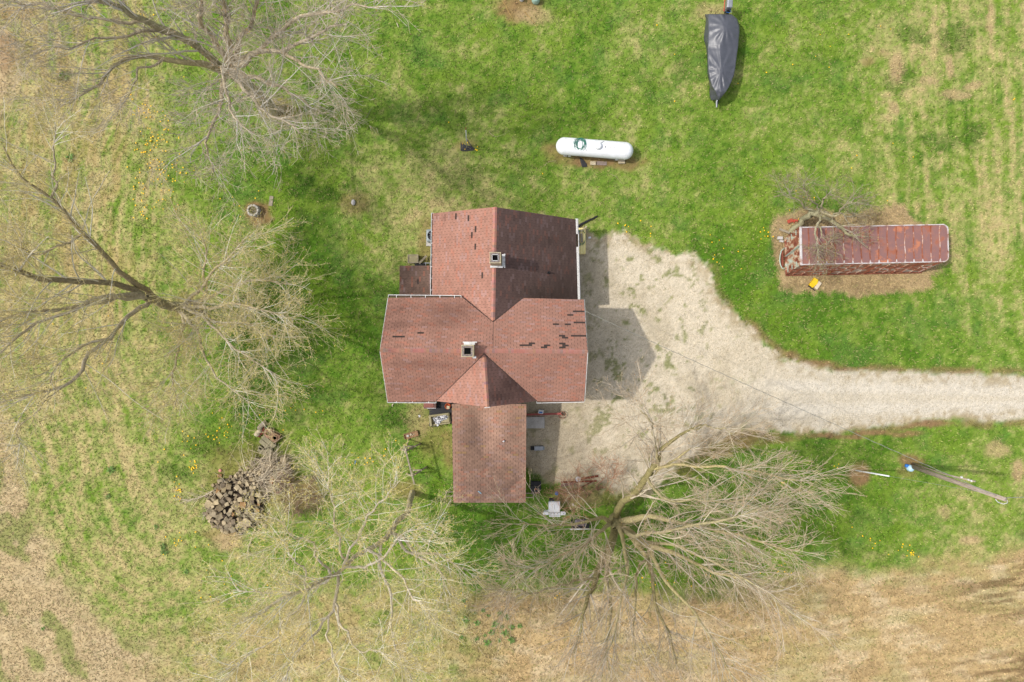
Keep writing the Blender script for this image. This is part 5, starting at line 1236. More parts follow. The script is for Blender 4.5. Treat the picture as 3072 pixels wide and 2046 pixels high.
# things round the trailer
blockbox('concrete_block', 'grey block at the rear corner of the rusty trailer', 'block', 2338, 715, .30, .18, .2, -.05, M_conc)
blockbox('concrete_block', 'small dark block under the rear corner of the rusty trailer', 'block', 2343, 724, .24, .12, .12, -.1, M_conc)
m = MB(); m.beam(P(2338, 687, .12), P(2369, 699, .18), .13, .09); simple('wooden_post', 'short pale wooden post lying beside the rusty trailer doors', 'post', m, M_wood)
t = thing('plastic_bin', 'broken yellow and cream plastic bin lying below the rusty trailer', 'bin', P(2443, 851, 0), math.radians(-35) + PI / 2 * 0)
m = MB(); m.add([V3(-.28, -.28, .0), V3(.02, -.32, 0), V3(.10, .06, 0), V3(.02, .26, 0), V3(-.26, .26, 0), V3(-.28, -.28, .2), V3(.02, -.32, .17), V3(.10, .06, .2), V3(.02, .26, .22), V3(-.26, .26, .22)], [(4, 3, 2, 1, 0), (5, 6, 7, 8, 9)] + [(i, (i + 1) % 5, (i + 1) % 5 + 5, i + 5) for i in range(5)]); m.build('yellow_shell', M_yellow, t, bevel=.02)
m = MB(); m.box((.2, .0, .10), (.22, .50, .16)); m.build('cream_side', M_cream, t, bevel=.015)
m = MB(); m.box((.0, -.34, .05), (.5, .04, .10)); m.build('dark_rim', M_black, t)
m = MB(); m.box((0, 0, .05), (.36, .22, .10)); m.box((.22, -.1, .03), (.2, .16, .06), rz=.5); simple('red_scrap', 'broken red plastic piece in the dead grass above the trailer doors', 'scrap', m, M_red, P(2370, 663, .05), .4, bevel=.02)
m = MB(); m.box((0, 0, .05), (.16, .12, .10)); simple('red_scrap', 'smaller red plastic piece beside the gnarled tree trunk', 'scrap', m, M_red, P(2389, 662, .05), -.3, bevel=.02)

# ------------------------------------------------------------------ utility pole, cables, guy wire
up = thing('utility_pole', 'leaning grey wooden utility pole at lower right', 'pole', P(2732, 1398, 0)); ul = Vector(up.location)
ptop = P(3015, 1498, 8.6)
m = MB(); m.tube([V3(0, 0, -.1), (ptop - ul) * .5, ptop - ul], [.135, .12, .10], 14); m.build('pole_shaft', M_polewood, up, smooth=True)
k = (P(2932, 1450, 6.4) - ul)
m = MB(); m.tube([V3(.1, .18, 0), V3(.1, .17, 3.2), P(2925, 1452, 6.2) - ul + V3(0, .14, 0)], .045, 8); m.build('conduit', M_polewood, up, smooth=True)
m = MB(); m.box(P(2998, 1494, 8.0) - ul, (.3, .1, .35)); m.build('rusty_bracket', M_rust, up)
m = MB()
pts = [P(2985, 1484, 7.9), P(2988, 1500, 7.8), P(2995, 1507, 7.75), P(3010, 1512, 7.7), P(3022, 1509, 7.9), P(3022, 1502, 8.1), P(3016, 1496, 8.4)]
m.tube([p - ul for p in pts], .018, 6); m.build('cable_loop', M_whiteplastic, up, smooth=True)
for x, y, z in ((2883, 1441, 5.0), (2904, 1449, 5.6), (2912, 1452, 5.9)):
    m = MB(); m.lathe([(.05, 0), (.05, .1), (0, .12)], P(x, y, z) - ul + V3(0, .18, 0), 10); m.build('insulator', M_whiteplastic, up)
m = MB(); m.lathe([(.0, 0), (.19, 0), (.22, .1), (.18, .3), (.10, .36), (0, .38)], (0, 0, 0), 20)
simple('bucket', 'pale blue bucket at the foot of the utility pole', 'bucket', m, M_bag, P(2727, 1403, 0), smooth=True)
m = MB(); m.box((0, 0, .1), (.26, .2, .2)); simple('plastic_scrap', 'bright blue plastic cap beside the pale bucket at the pole foot', 'cap', m, M_blue, P(2719, 1397, 0), -.3, bevel=.05)
def sag(a, b, n, s): return [a.lerp(b, i / n) - V3(0, 0, s * 4 * (i / n) * (1 - i / n)) for i in range(n + 1)]
m = MB(); c1 = sag(P(1757, 934, 5.3), P(2990, 1488, 8.1), 40, .9)
m.tube(c1, .010, 6); off = [p + V3(.02 * math.sin(i * 1.1), .025 * math.cos(i * 1.1), .02) for i, p in enumerate(sag(P(1757, 934, 5.3), P(2990, 1488, 8.1), 160, .9))]; m.tube(off, .006, 5)
simple('power_cable', 'twisted power cable sagging over the drive from the house gable to the utility pole', 'cable', m, M_cable, smooth=True)
m = MB(); m.tube(sag(P(3010, 1494, 8.2), P(3230, 1490, 8.4), 10, .1), .016, 6); simple('power_cable', 'short power cable leaving the utility pole top toward the right edge', 'cable', m, M_cable, smooth=True)
gy = thing('guy_wire', 'guy wire from the pole top down to its white guard', 'wire', P(2561, 1410, 0)); gl_ = Vector(gy.location)
a, b = P(2561, 1410, 0), P(2988, 1484, 7.9)
m = MB(); m.tube([V3(0, 0, 0), b - gl_], .007, 5); m.build('wire_strand', M_alum, gy)
d = (b - a).normalized(); m = MB(); m.tube([d * .15, d * 2.5], [.045, .045], 8); m.build('white_guard', M_whiteplastic, gy, smooth=True)

# ------------------------------------------------------------------ yard furniture
t = thing('garden_post', 'tall thin white post standing on a black rubber mat', 'post', P(1400, 445, 0)); l = Vector(t.location)
m = MB(); m.tube([V3(0, 0, 0), P(1397.5, 388, 3.9) - l], .022, 8); m.build('post_shaft', M_whiteplastic, t, smooth=True)
m = MB(); m.tube([P(1397.6, 389, 3.85) - l, P(1397.4, 383, 4.1) - l], .027, 8); m.build('rusty_tip', M_rust, t)
m = MB(); m.tube([P(1412, 437, 0) - l, P(1401, 418, 1.4) - l], .055, 8); m.build('wooden_brace', M_wood, t)
m = MB(); pts = [P(1382, 430), P(1386, 429), P(1394, 435), P(1403, 437), P(1412, 439), P(1420, 442), P(1425, 447), P(1420, 452), P(1406, 453), P(1394, 454), P(1382, 453)]; c = sum(pts, Vector()) / len(pts)
m.prism([p - c + V3(0, 0, .04) for p in pts][::-1], .03); simple('rubber_mat', 'ragged black rubber mat around the foot of the thin white post', 'mat', m, M_black, c)
t = thing('planter', 'round whitewashed planter ring full of dry stems', 'planter', P(766, 634, 0))
m = MB(); rr = .30
for k in range(10):
    a = 2 * PI * k / 10; M = Matrix.Rotation(a, 3, 'Z'); mm = MB(); mm.box(M @ V3(rr, 0, .22), (.12, .185, .44), M=M); mm.build('planter_block', M_pot, t, bevel=.03)
m = MB(); m.lathe([(0, .34), (.24, .33), (.24, 0)], n=20); m.build('potting_soil', M_wood, t)
m = MB()
for k in range(60):
    a = random.random() * 6.28; q = random.random() * .2; m.beam(V3(q * math.cos(a), q * math.sin(a), .3), V3((q + .06) * math.cos(a + .5), (q + .08) * math.sin(a + .5), .46 + random.random() * .1), .012, .006, col=S(random.choice((170, 150, 196)), 170, 90))
o = m.build('dry_plants', M_grass, t, fix=False); o['kind'] = 'stuff'
blockbox('board', 'short pale board lying in the grass beside the white planter', 'board', 813.5, 603, .24, .62, .04, -.12, M_wood)
m = MB(); m.lathe([(.0, .03), (.15, .03), (.16, .1), (.13, .17), (0, .19)], n=20); o = simple('septic_cap', 'pale grey domed cap standing in the lawn left of the house', 'cap', m, M_conc, P(1061, 608, 0), smooth=True); o.scale = (.8, 1.15, 1)
# wellheads at the top edge
m = MB(); m.lathe([(.13, 0), (.13, .3), (.12, .32), (0, .34)], n=24); simple('well_cap', 'white plastic pipe cap in the dirt patch at the top edge', 'pipe cap', m, M_whiteplastic, P(1565, -1, 0), smooth=False)
m = MB(); m.lathe([(.24, 0), (.25, .12), (.235, .42), (.2, .5), (0, .53)], n=28); simple('well_cap', 'larger pale green rounded cap in the dirt patch at the top edge', 'well cap', m, M_greencap, P(1607, 3, 0), smooth=True)
# air conditioner
t = thing('air_conditioner', 'grey air conditioning condenser half under the west eave', 'air conditioner', P(1302, 711, 0)); 
m = MB(); m.box((0, 0, .38), (.78, .78, .72)); m.build('cabinet', M_ac, t, bevel=.12)
m = MB(); m.lathe([(0, .745), (.30, .745)], n=28); m.build('fan_opening', M_blackgloss, t)
for k in range(5):
    R_m = Matrix.Rotation(k * 2 * PI / 5, 3, 'Z'); m = MB(); m.box(R_m @ V3(.16, 0, .75), (.24, .09, .012), M=R_m @ Matrix.Rotation(.3, 3, 'X')); m.build('fan_blade', M_black, t)
for k in range(4):
    m = MB(); R_m = Matrix.Rotation(k * PI / 4 + .2, 3, 'Z'); m.box((0, 0, .765), (.62, .012, .008), M=R_m); m.build('guard_bar', M_alum, t)
m = MB(); m.box((0, -.06, .01), (.95, 1.0, .06)); m.build('concrete_pad', M_conc, t)
# wooden crate, board, ladder etc. above the small west roof
t = thing('wooden_crate', 'square wooden crate with raised rim on the grass by the west porch', 'crate', P(1243, 779, 0), .02)
m = MB(); m.box((0, 0, .24), (.60, .46, .46)); m.build('crate_box', M_khaki, t)
for dx, dy, sx, sy in ((0, .235, .64, .05), (0, -.235, .64, .05), (.295, 0, .05, .42), (-.295, 0, .05, .42)):
    m = MB(); m.box((dx, dy, .50), (sx, sy, .07)); m.build('rim_board', M_wood, t)
m = MB(); m.box((0, 0, .478), (.53, .41, .02)); m.build('crate_lid', M_khaki, t)
m = MB(); m.beam(P(1257.5, 790, .55), P(1279, 768, .25), .12, .05); simple('plank', 'single grey plank leaning between the crate and the west wall', 'plank', m, M_wood)
m = MB(); m.box((0, 0, .2), (.6, .34, .4)); m.torus((.03, .02, .42), .17, .03, 20, 6); simple('black_tub', 'black tub with curled liner tucked at the west porch roof edge', 'tub', m, M_black, P(1262, 800, 0), .1, bevel=.03)
t = thing('step_ladder', 'pale metal ladder lying between the west porch roof and the wall', 'ladder', P(1287, 794, .3))
for dy in (-.1, .1):
    m = MB(); m.beam(V3(-.3, dy, 0), V3(.35, dy, 0), .04, .05); m.build('rail', M_alum, t)
for dx in (-.2, .05, .3):
    m = MB(); m.beam(V3(dx, -.08, 0), V3(dx, .08, 0), .03, .02); m.build('rung', M_alum, t)
# east step: yellow wooden platform with boards and a hose
t = thing('wooden_step', 'yellow wooden step platform against the east wall', 'step', P(1741, 722, 0)); l = Vector(t.location)
for i in range(4):
    x = 1729 + i * 7.4; m = MB(); a, b = P(x + 1, 684, .28) - l, P(x + 1.6, 761, .28) - l; m.beam(a, b, .138, .04); m.build('deck_board', M_lumber, t)
m = MB(); m.beam(P(1755, 684, .14) - l, P(1755.5, 761, .14) - l, .04, .24); m.beam(P(1728, 761.5, .14) - l, P(1755, 761.5, .14) - l, .04, .24); m.build('skirt_board', M_lumber, t)
def board(lab, a, b, w, h, mat=None, cat='board'):
    m = MB(); m.beam(a, b, w, h); return simple('board', lab, cat, m, mat or M_wood)
board('long grey board lying along the yellow step beside the gutter', P(1737, 692, .33), P(1738.5, 738, .33), .09, .05)
board('wider grey board lying in the middle of the yellow step', P(1744.5, 700, .35), P(1746, 727, .35), .12, .06)
board('pale board sticking out diagonally from the yellow step', P(1742, 694, .42), P(1760, 679, .32), .07, .05, M_block)
pts = []
for i in range(90):
    a = i / 90 * 2 * PI * 2.6; x = 1743 + (14 + 1.5 * math.sin(a * .6)) * math.cos(a); y = 712 + (21 + 2 * math.sin(a * 1.3)) * math.sin(a)
    pts.append(P(x, y, .36 if x < 1755 else .12) + V3(0, 0, .02 * math.sin(a * 2)))
m = MB(); m.tube(pts, .012, 6); simple('garden_hose', 'thin green hose looped over the yellow wooden step', 'hose', m, M_hose, smooth=True)
m = MB(); pts = [P(1734, 680, .12), P(1745, 672, .10), P(1757, 666, .09), P(1768, 660, .09), P(1778, 656, .08), P(1792, 648, .06)]; pr = []
m2 = []
for i in range(60):
    f = i / 59 * (len(pts) - 1); j = min(int(f), len(pts) - 2); m2.append(pts[j].lerp(pts[j + 1], f - j)); pr.append(.075 - .03 * i / 59 + (.006 if i % 2 else 0))
m.tube(m2, pr, 10); simple('drain_pipe', 'black corrugated drain pipe running from the north-east house corner into the grass', 'drain pipe', m, M_blackgloss, smooth=True)
blockbox('white_block', 'small white block on the gravel beside the yellow step', 'block', 1769, 713, .16, .11, .07, .15, M_whiteplastic)
# west side of the porch: deck, quilt, pot, lounger
t = thing('side_deck', 'dark slatted deck at the west side of the porch', 'deck', P(1322, 1235, 0)); l = Vector(t.location)
for i in range(9):
    y = 1209 + i * 8.3; x0 = 1284 if y < 1229 else 1288; x1 = 1375 if y < 1270 else 1314
    m = MB(); m.beam(P(x0, y, .2) - l, P(x1, y, .2) - l, .155, .03); m.build('deck_board', M_black, t)
m = MB(); m.box(P(1330, 1240, .09) - l, (1.4, 1.1, .17)); m.build('deck_frame', M_black, t)
t = thing('storage_box', 'reddish storage box with brown quilt folded over it under the south gutter', 'box', P(1293, 1214, .2)); l = Vector(t.location)
m = MB(); m.box((-.02, .03, .22), (.74, .46, .42)); m.build('box_body', M_canvas, t, bevel=.03)
m = MB(); m.box((-.07, .07, .46), (.62, .36, .06)); m.build('box_lid', M_copper, t, bevel=.03)
m = MB()
for k in range(7): m.box((-.16 + k * .08, -.17, .44), (.05 + .01 * (k % 3), .03, .012))
m.build('white_lettering', M_whiteplastic, t)
t = thing('clay_pot', 'orange clay pot holding a pale cardboard box beside the porch', 'pot', P(1345, 1217, .2))
m = MB(); m.lathe([(.10, 0), (.17, .3), (.18, .3), (.18, .34), (.15, .34), (.13, .2), (0, .2)], n=20); m.build('pot_body', M_orange, t, smooth=True)
m = MB(); m.box((.03, -.06, .35), (.17, .17, .14)); m.build('pale_box', M_block, t)
t = thing('patio_sofa', 'khaki outdoor sofa with black and white patterned cloth thrown over it', 'sofa', P(1322, 1256, .2), .13)
m = MB(); m.box((0, 0, .2), (1.20, .60, .38)); m.build('sofa_base', M_khaki, t, bevel=.03)
for dx, dy, sx, sy, hh in ((-.55, 0, .14, .62, .24), (0, .30, 1.2, .11, .22), (.05, -.27, 1.1, .09, .12)):
    m = MB(); m.box((dx, dy, .38 + hh / 2), (sx, sy, hh)); m.build('sofa_arm', M_khaki, t, bevel=.03)
m = MB(); m.box((.12, 0, .41), (.9, .44, .10)); m.build('seat_cushion', M_khaki, t, bevel=.04)
cv = []; outl = [(-.40, .16), (-.1, .22), (.28, .30), (.55, .12), (.42, -.02), (.1, -.10), (-.16, -.42), (-.26, -.28), (-.36, -.05)]
m = MB(); nC = len(outl); cc = V3(.05, .05, .56)
vs = [cc] + [V3(x * .55 + .03, y * .55 + .03, .54 + .03 * (i % 2)) for i, (x, y) in enumerate(outl)] + [V3(x, y, .5 - .03 * (i % 2)) for i, (x, y) in enumerate(outl)]
fs = [(0, 1 + i, 1 + (i + 1) % nC) for i in range(nC)] + [(1 + i, 1 + nC + i, 1 + nC + (i + 1) % nC, 1 + (i + 1) % nC) for i in range(nC)]
m.add(vs, fs); o = m.build('patterned_cloth', M_pattern, t); sm_ = o.modifiers.new('s', 'SOLIDIFY'); sm_.thickness = .02
# swing frame
sw = thing('swing_frame', 'weathered wooden A-frame swing stand left of the porch', 'swing frame', P(1228, 1392, 0)); l = Vector(sw.location)
ta, tb = P(1212, 1333, 1.9), P(1243, 1452, 1.9)
m = MB(); m.beam(ta - l, tb - l, .09, .09); m.build('top_beam', M_wood, sw)
for f, fo in ((.17, [(1203, 1348), (1262, 1330)]), (.80, [(1219, 1421), (1280, 1400)])):
    p = ta.lerp(tb, f)
    for q in fo: m = MB(); m.beam(p - l - V3(0, 0, .04), P(q[0], q[1], 0.02) - l, .09, .05); m.build('leg', M_wood, sw)
    c = P((fo[0][0] + fo[1][0]) / 2 + 2, (fo[0][1] + fo[1][1]) / 2 + 3, .9); m = MB(); m.beam(c - l - V3(.28, -.06, 0), c - l + V3(.28, .06, 0), .09, .04); m.build('cross_board', M_wood, sw)
m = MB(); m.beam(ta.lerp(tb, .16) - l, P(1226, 1317, .02) - l, .06, .05); m.build('prop', M_wood, sw)
t = thing('wooden_tray', 'brown wooden tray holding small stones beside the swing stand', 'tray', P(1234, 1304, 0), .27)
m = MB(); m.box((0, 0, .05), (.84, .28, .05)); m.build('tray_floor', M_tray, t)
for dx, dy, sx, sy in ((0, .155, .88, .03), (0, -.155, .88, .03), (.425, 0, .03, .28), (-.425, 0, .03, .28)): m = MB(); m.box((dx, dy, .10), (sx, sy, .14)); m.build('tray_side', M_tray, t)
for i, (dx, dy, q) in enumerate(((-.2, 0, .10), (.0, .03, .09), (.08, -.05, .05), (.18, .0, .05), (-.22, -.08, .04))):
    m = MB(); m.box((0, 0, q * .4), (q * 1.8, q * 1.4, q * .8), taper=.7)
    simple('stone', ['grey flat stone at the left in the wooden tray', 'pale stone in the middle of the wooden tray', 'small white stone below the pale one in the wooden tray', 'small white stone at the right in the wooden tray', 'tiny pinkish stone at the left rim of the wooden tray'][i], 'stone', m, M_conc if i in (0,) else M_block, Vector((1, 0, 0)) * 0 + P(1234, 1304, 0) + Matrix.Rotation(.27, 3, 'Z') @ V3(dx, dy, .08), i, bevel=.015)
# east side of the porch
t = thing('steel_beam', 'red painted steel beam jutting from under the porch onto the gravel', 'beam', P(1630, 1242, 0)); l = Vector(t.location)
m = MB(); m.beam(P(1570, 1244, .35) - l, P(1684, 1241, .35) - l, .12, .03); m.beam(P(1570, 1244, .28) - l, P(1684, 1241, .28) - l, .02, .12); m.beam(P(1570, 1244, .22) - l, P(1684, 1241, .22) - l, .12, .03); m.build('beam_flange', M_redpaint, t)
t = thing('iron_wheel', 'rusty spoked iron wheel lying at the end of the red beam', 'wheel', P(1687, 1245, .16))
Rw = Matrix.Rotation(.25, 3, 'X')
m = MB(); m.torus((0, 0, 0), .22, .018, 28, 6, Rw); m.build('rim', M_rust, t)
for k in range(6): m = MB(); m.beam(V3(0, 0, 0), Rw @ V3(.21 * math.cos(k * PI / 3), .21 * math.sin(k * PI / 3), 0), .02, .015); m.build('spoke', M_rust, t)
m = MB(); m.lathe([(.04, -.04), (.04, .05), (0, .05)], n=12); m.build('hub', M_rust, t)
blockbox('concrete_slab', 'pale concrete slab on the gravel just below the red beam', 'slab', 1606, 1267, 1.12, .70, .12, .01, M_conc)
t = thing('bucket', 'white square pail with blue printing leaning on the red beam', 'bucket', P(1622, 1234, 0), -.12)
m = MB(); m.box((0, 0, .19), (.34, .26, .36)); m.build('pail', M_whiteplastic, t, bevel=.04); m = MB(); m.box((.0, -.02, .374), (.2, .09, .006)); m.build('blue_print', M_blue, t)
t = thing('metal_box', 'grey metal box with a dark hinged flap on the gravel east of the porch', 'box', P(1616, 1343, 0), .03)
m = MB(); m.box((0, 0, .13), (.55, .26, .26)); m.build('box_body', M_alum, t, bevel=.015); m = MB(); m.box((-.38, 0, .08), (.20, .24, .1), M=Matrix.Rotation(.25, 3, 'Y')); m.build('dark_flap', M_black, t)
m = MB(); m.box((.05, 0, .263), (.012, .27, .012)); m.box((.3, 0, .2), (.1, .2, .02)); m.build('lid_edge', M_ac, t)
t = thing('fire_pit_stove', 'black metal stove with open grate beside the porch corner', 'stove', P(1607, 1456, 0), -.06)
m = MB(); m.box((0, -.14, .38), (.56, .30, .06)); m.build('top_plate', M_blackgloss, t); m = MB(); m.box((0, -.02, .2), (.54, .60, .3)); m.build('fire_box', M_black, t)
m = MB(); m.lathe([(.06, .41), (.06, .45), (0, .45)], (0, -.14, 0), 14); m.build('lid_knob', M_copper, t)
for i in range(5): m = MB(); m.beam(V3(-.24 + i * .12, .02, .36), V3(-.24 + i * .12, .34, .36), .02, .02); m.build('grate_bar', M_blackgloss, t)
for s in (-1, 1): m = MB(); m.box((s * .29, .10, .30), (.04, .54, .2)); m.build('side_plate', M_blackgloss, t)
m = MB(); m.box((0, -.38, .2), (.52, .14, .05)); m.build('front_shelf', M_canvas, t)
def sawhorse(lab, x, y, rz):
    t = thing('sawhorse', lab, 'frame', P(x, y, .3), rz)
    for dy in (-.13, .13): m = MB(); m.beam(V3(-.32, dy, 0), V3(.32, dy, 0), .045, .04); m.build('frame_rail', M_wood, t)
    m = MB(); m.beam(V3(.3, -.24, .03), V3(.3, .24, .03), .045, .04); m.build('cross_rail', M_wood, t)
    for sx in (-.28, .28): m = MB(); m.beam(V3(sx, 0, -.3), V3(sx, 0, 0), .05, .05, up=V3(0, 1, 0)); m.build('leg', M_wood, t)
sawhorse('low wooden frame sticking out from the porch at its lower right corner', 1586, 1486, 0); sawhorse('low wooden frame sticking out from the porch at its lower left corner', 1353, 1482, PI)
m = MB(); m.lathe([(0, 0), (.09, .0), (.12, .06), (.11, .13), (.05, .17), (0, .17)], n=18); simple('ball', 'bright blue ball in the grass near the white grill', 'ball', m, M_blue, P(1670, 1479, 0), smooth=True)
# rusty angle irons with a round white lid
for i, (a, b, w, lab) in enumerate((((1684, 1447), (1790, 1443), .10, 'longest rusty angle iron lying along the bottom edge of the gravel'), ((1725, 1440), (1795, 1428), .12, 'rusty channel iron just above the longest angle iron'),
                                    ((1704, 1482), (1775, 1446), .05, 'thin rusty rod lying slantwise toward the brush'), ((1706, 1496), (1745, 1466), .05, 'short rusty rod nearest the white grill'), ((1683, 1457), (1722, 1450), .16, 'dull brown board beside the rusty irons'))):
    m = MB(); A, B = P(*a, .05 + .02 * i), P(*b, .06 + .02 * i); m.beam(A, B, w, .02); m.beam(A + V3(0, w / 2, .03), B + V3(0, w / 2, .03), .015, .07)
    simple('scrap_iron' if i < 4 else 'board', lab, 'scrap iron' if i < 4 else 'board', m, M_rust if i < 4 else M_canvas)
t = thing('round_lid', 'round white lid with centre knob resting on the rusty irons', 'lid', P(1734, 1437, .14))
m = MB(); m.lathe([(.16, 0), (.165, .02), (.12, .05), (.05, .06), (0, .06)], n=28); m.build('lid_dish', M_whiteplastic, t, smooth=True)
m = MB(); m.lathe([(.03, .06), (.035, .09), (0, .1)], n=12); m.build('lid_knob', M_black, t); m = MB(); m.torus((0, 0, .052), .06, .006, 20, 5); m.build('lid_ring', M_alum, t)
# gas grill
t = thing('gas_grill', 'white gas grill with side shelves on the grass below the porch', 'grill', P(1663, 1520, 0)); l = Vector(t.location)
m = MB(); m.box(P(1663, 1523, .45) - l, (.62, .56, .84)); m.build('cabinet', M_grill, t, bevel=.01)
q = [P(1645.5, 1507, 1.06), P(1680, 1505.5, 1.06), P(1680, 1535, 1.0), P(1646, 1536, 1.0)]
m = MB(); m.prism([p - l for p in q][::-1], .18); m.build('lid', M_grill, t, bevel=.02)
q = [P(1647.5, 1539, .97), P(1681, 1538, .97), P(1681, 1545, .93), P(1648, 1546, .93)]; m = MB(); m.prism([p - l for p in q][::-1], .1); m.build('control_panel', M_grill, t, bevel=.008)
m = MB(); q = [P(1647, 1546.5, .86), P(1681, 1546, .86), P(1681, 1551, .82), P(1648, 1551, .82)]; m.prism([p - l for p in q][::-1], .06); m.build('front_shelf', M_grill, t, bevel=.008)
for x in (1653, 1663, 1673, 1691): m = MB(); m.lathe([(.022, 0), (.02, .03), (0, .03)], P(x, 1541, .975) - l, 12); m.build('knob', M_black, t)
for q in ([(1628, 1537), (1646, 1535), (1646, 1545), (1629, 1545)], [(1682, 1535), (1694, 1534.5), (1698, 1539), (1696, 1545), (1682, 1546)]):
    m = MB(); m.prism([P(x, y, .95) - l for x, y in q][::-1], .05); m.build('side_shelf', M_grill, t, bevel=.01)
q = [(1631, 1532), (1646, 1529), (1646, 1534), (1630, 1536)]; m = MB(); m.prism([P(x, y, .93) - l for x, y in q][::-1], .03); m.build('side_shelf', M_ac, t)
m = MB(); m.beam(P(1646, 1505, 1.02) - l, P(1680, 1504, 1.02) - l, .05, .05); m.build('hinge_strip', M_ac, t)
m = MB(); m.beam(P(1663, 1514, 1.064) - l, P(1663, 1528, 1.03) - l, .012, .014); m.build('lid_handle', M_black, t)
m = MB(); m.box(P(1655, 1500, .6) - l, (.3, .2, .3)); m.build('rear_burner_box', M_black, t)
# smoker / charcoal cart under the tree
t = thing('smoker_grill', 'black cart grill with long white handle under the big bare tree', 'grill', P(1742, 1570, 0)); l = Vector(t.location)
m = MB(); m.box(P(1742, 1567, .7) - l, (.72, .42, .28)); m.build('lid', solid('dusty_purple_enamel', S(96, 86, 92), .5, .2, 5), t, bevel=.1)
m = MB(); m.box(P(1741, 1578, .5) - l, (1.1, .26, .12)); m.build('fire_tray', M_blackgloss, t, bevel=.02)
m = MB(); m.tube([P(1710, 1588, .8) - l, P(1774, 1587, .8) - l], .03, 8); m.build('handle', M_whiteplastic, t, smooth=True)
for x in (1716, 1768): m = MB(); m.beam(P(x, 1578, 0) - l, P(x, 1578, .5) - l, .05, .05, up=V3(0, 1, 0)); m.build('leg', M_black, t)
for x in (1715, 1769): m = MB(); m.lathe([(.0, -.03), (.13, -.03), (.13, .03), (0, .03)], P(x, 1566, .13) - l, 18, axis='X'); m.build('wheel', M_black, t)
blockbox('white_box', 'tiny white box on the grass right of the white grill', 'box', 1719, 1514, .10, .14, .07, .05, M_whiteplastic)
blockbox('yellow_toy', 'bright yellow plastic scrap on the grass at the right of the bare tree', 'scrap', 2348, 1447, .2, .12, .08, -.4, M_yellow)
blockbox('white_scrap', 'white litter sheet on the lawn by the swing stand', 'litter', 1258, 1248, .12, .14, .015, .2, M_whiteplastic)
m = MB(); m.tube([P(1177, 1220, .05), P(1177, 1214, .1), P(1181, 1211, .12)], .028, 8); simple('pipe_end', 'white elbow of pipe poking out under the south gutter', 'pipe', m, M_cream, smooth=True)
blockbox('blue_scrap', 'small blue plastic scrap in the grass left of the swing stand', 'litter', 1066, 1386, .06, .22, .04, -.2, M_blue)
m = MB(); m.lathe([(0, 0), (.1, .02), (.09, .07), (0, .09)], n=9); simple('stone', 'pink lichen-covered stone in the grass above the stone heap', 'stone', m, solid('pink_stone', S(226, 150, 140), .9, .2, 20), P(661, 1411, 0))
for i, (x, y, s) in enumerate(((915, 1432, .11), (942, 1414, .07))):
    m = MB(); m.lathe([(0, 0), (s, .01), (s * .8, .06), (0, .08)], n=8); simple('stone', ['round cream stone in the grass right of the stone heap', 'smaller cream pebble up and right of the round cream stone'][i], 'stone', m, M_block, P(x, y, 0))

# ------------------------------------------------------------------ stone heap, timbers, hollow stump, brush pile
def stone_mesh(seed):
    rnd = random.Random(seed); bm = bmesh.new(); bmesh.ops.create_cube(bm, size=1.0)
    bmesh.ops.subdivide_edges(bm, edges=bm.edges[:], cuts=1, use_grid_fill=True)
    w, d, h = rnd.uniform(.8, 1.25), rnd.uniform(.7, 1.0), rnd.uniform(.6, .9)
    for v in bm.verts:
        r = v.co.length; v.co *= (0.72 / r) ** .14
        v.co = Vector((v.co.x * w, v.co.y * d, v.co.z * h)) + Vector((rnd.uniform(-.09, .09), rnd.uniform(-.09, .09), rnd.uniform(-.07, .07)))
    bmesh.ops.recalc_face_normals(bm, faces=bm.faces)
    me = bpy.data.meshes.new('stone'); bm.to_mesh(me); bm.free()
    base = rnd.choice([S(196, 178, 144), S(168, 150, 118), S(148, 132, 108), S(186, 168, 132), S(134, 120, 100), S(180, 142, 98), S(158, 144, 118)])
    ca = me.color_attributes.new('Col', 'FLOAT_COLOR', 'POINT')
    for k in range(len(me.vertices)):
        q = rnd.uniform(.75, 1.2); ca.data[k].color = (base[0] * q, base[1] * q, base[2] * q, 1)
    me.materials.append(M_stone); return me
stones = [stone_mesh(i) for i in range(16)]
HEAP = [(655, 1438), (700, 1420), (738, 1412), (770, 1392), (800, 1372), (850, 1380), (868, 1410), (852, 1448), (815, 1470), (800, 1500), (798, 1540), (788, 1570), (760, 1588), (715, 1600), (670, 1596), (632, 1578), (615, 1540), (622, 1500), (640, 1470)]
placed = []; rs = random.Random(5); tries = 0
while len(placed) < 200 and tries < 14000:
    tries += 1; x, y = rs.uniform(605, 870), rs.uniform(1372, 1602)
    dist = float(sdist(np.array([x]), np.array([y]), HEAP)[0])
    if dist < 2 and not (dist > -12 and rs.random() < .10): continue
    s = rs.choice((9, 11, 13, 15, 17, 20)) if dist > 14 else rs.choice((7, 9, 11))
    if any(math.hypot(x - a, y - b) < (s + c) * .42 for a, b, c, _ in placed): continue
    placed.append((x, y, s, dist))
for i, (x, y, s, dist) in enumerate(placed):
    o = bpy.data.objects.new('stone', stones[i % 16]); COL.objects.link(o)
    z = max(0, min(.55, dist * .013)); o.location = P(x, y, 0) + V3(0, 0, z + s * G * .25); o.rotation_euler = (rs.uniform(-.5, .5), rs.uniform(-.5, .5), rs.uniform(0, 6.28)); k = s * G * 1.0; o.scale = (k, k, k)
    tag(o, 'rough grey-brown building stone in the heap at lower left', 'stone', 'stones piled in the heap')
m = MB(); pts = [P(x + (720 - x) * .08, y + (1500 - y) * .08, 0) for x, y in HEAP]; c = P(735, 1485, .3)
m.add([c] + [p + V3(0, 0, .02) for p in pts], [(0, 1 + i, 1 + (i + 1) % len(pts)) for i in range(len(pts))]); o = simple('soil_mound', 'dark soil and rubble filling the gaps of the stone heap', 'rubble', m, M_trough); o['kind'] = 'stuff'
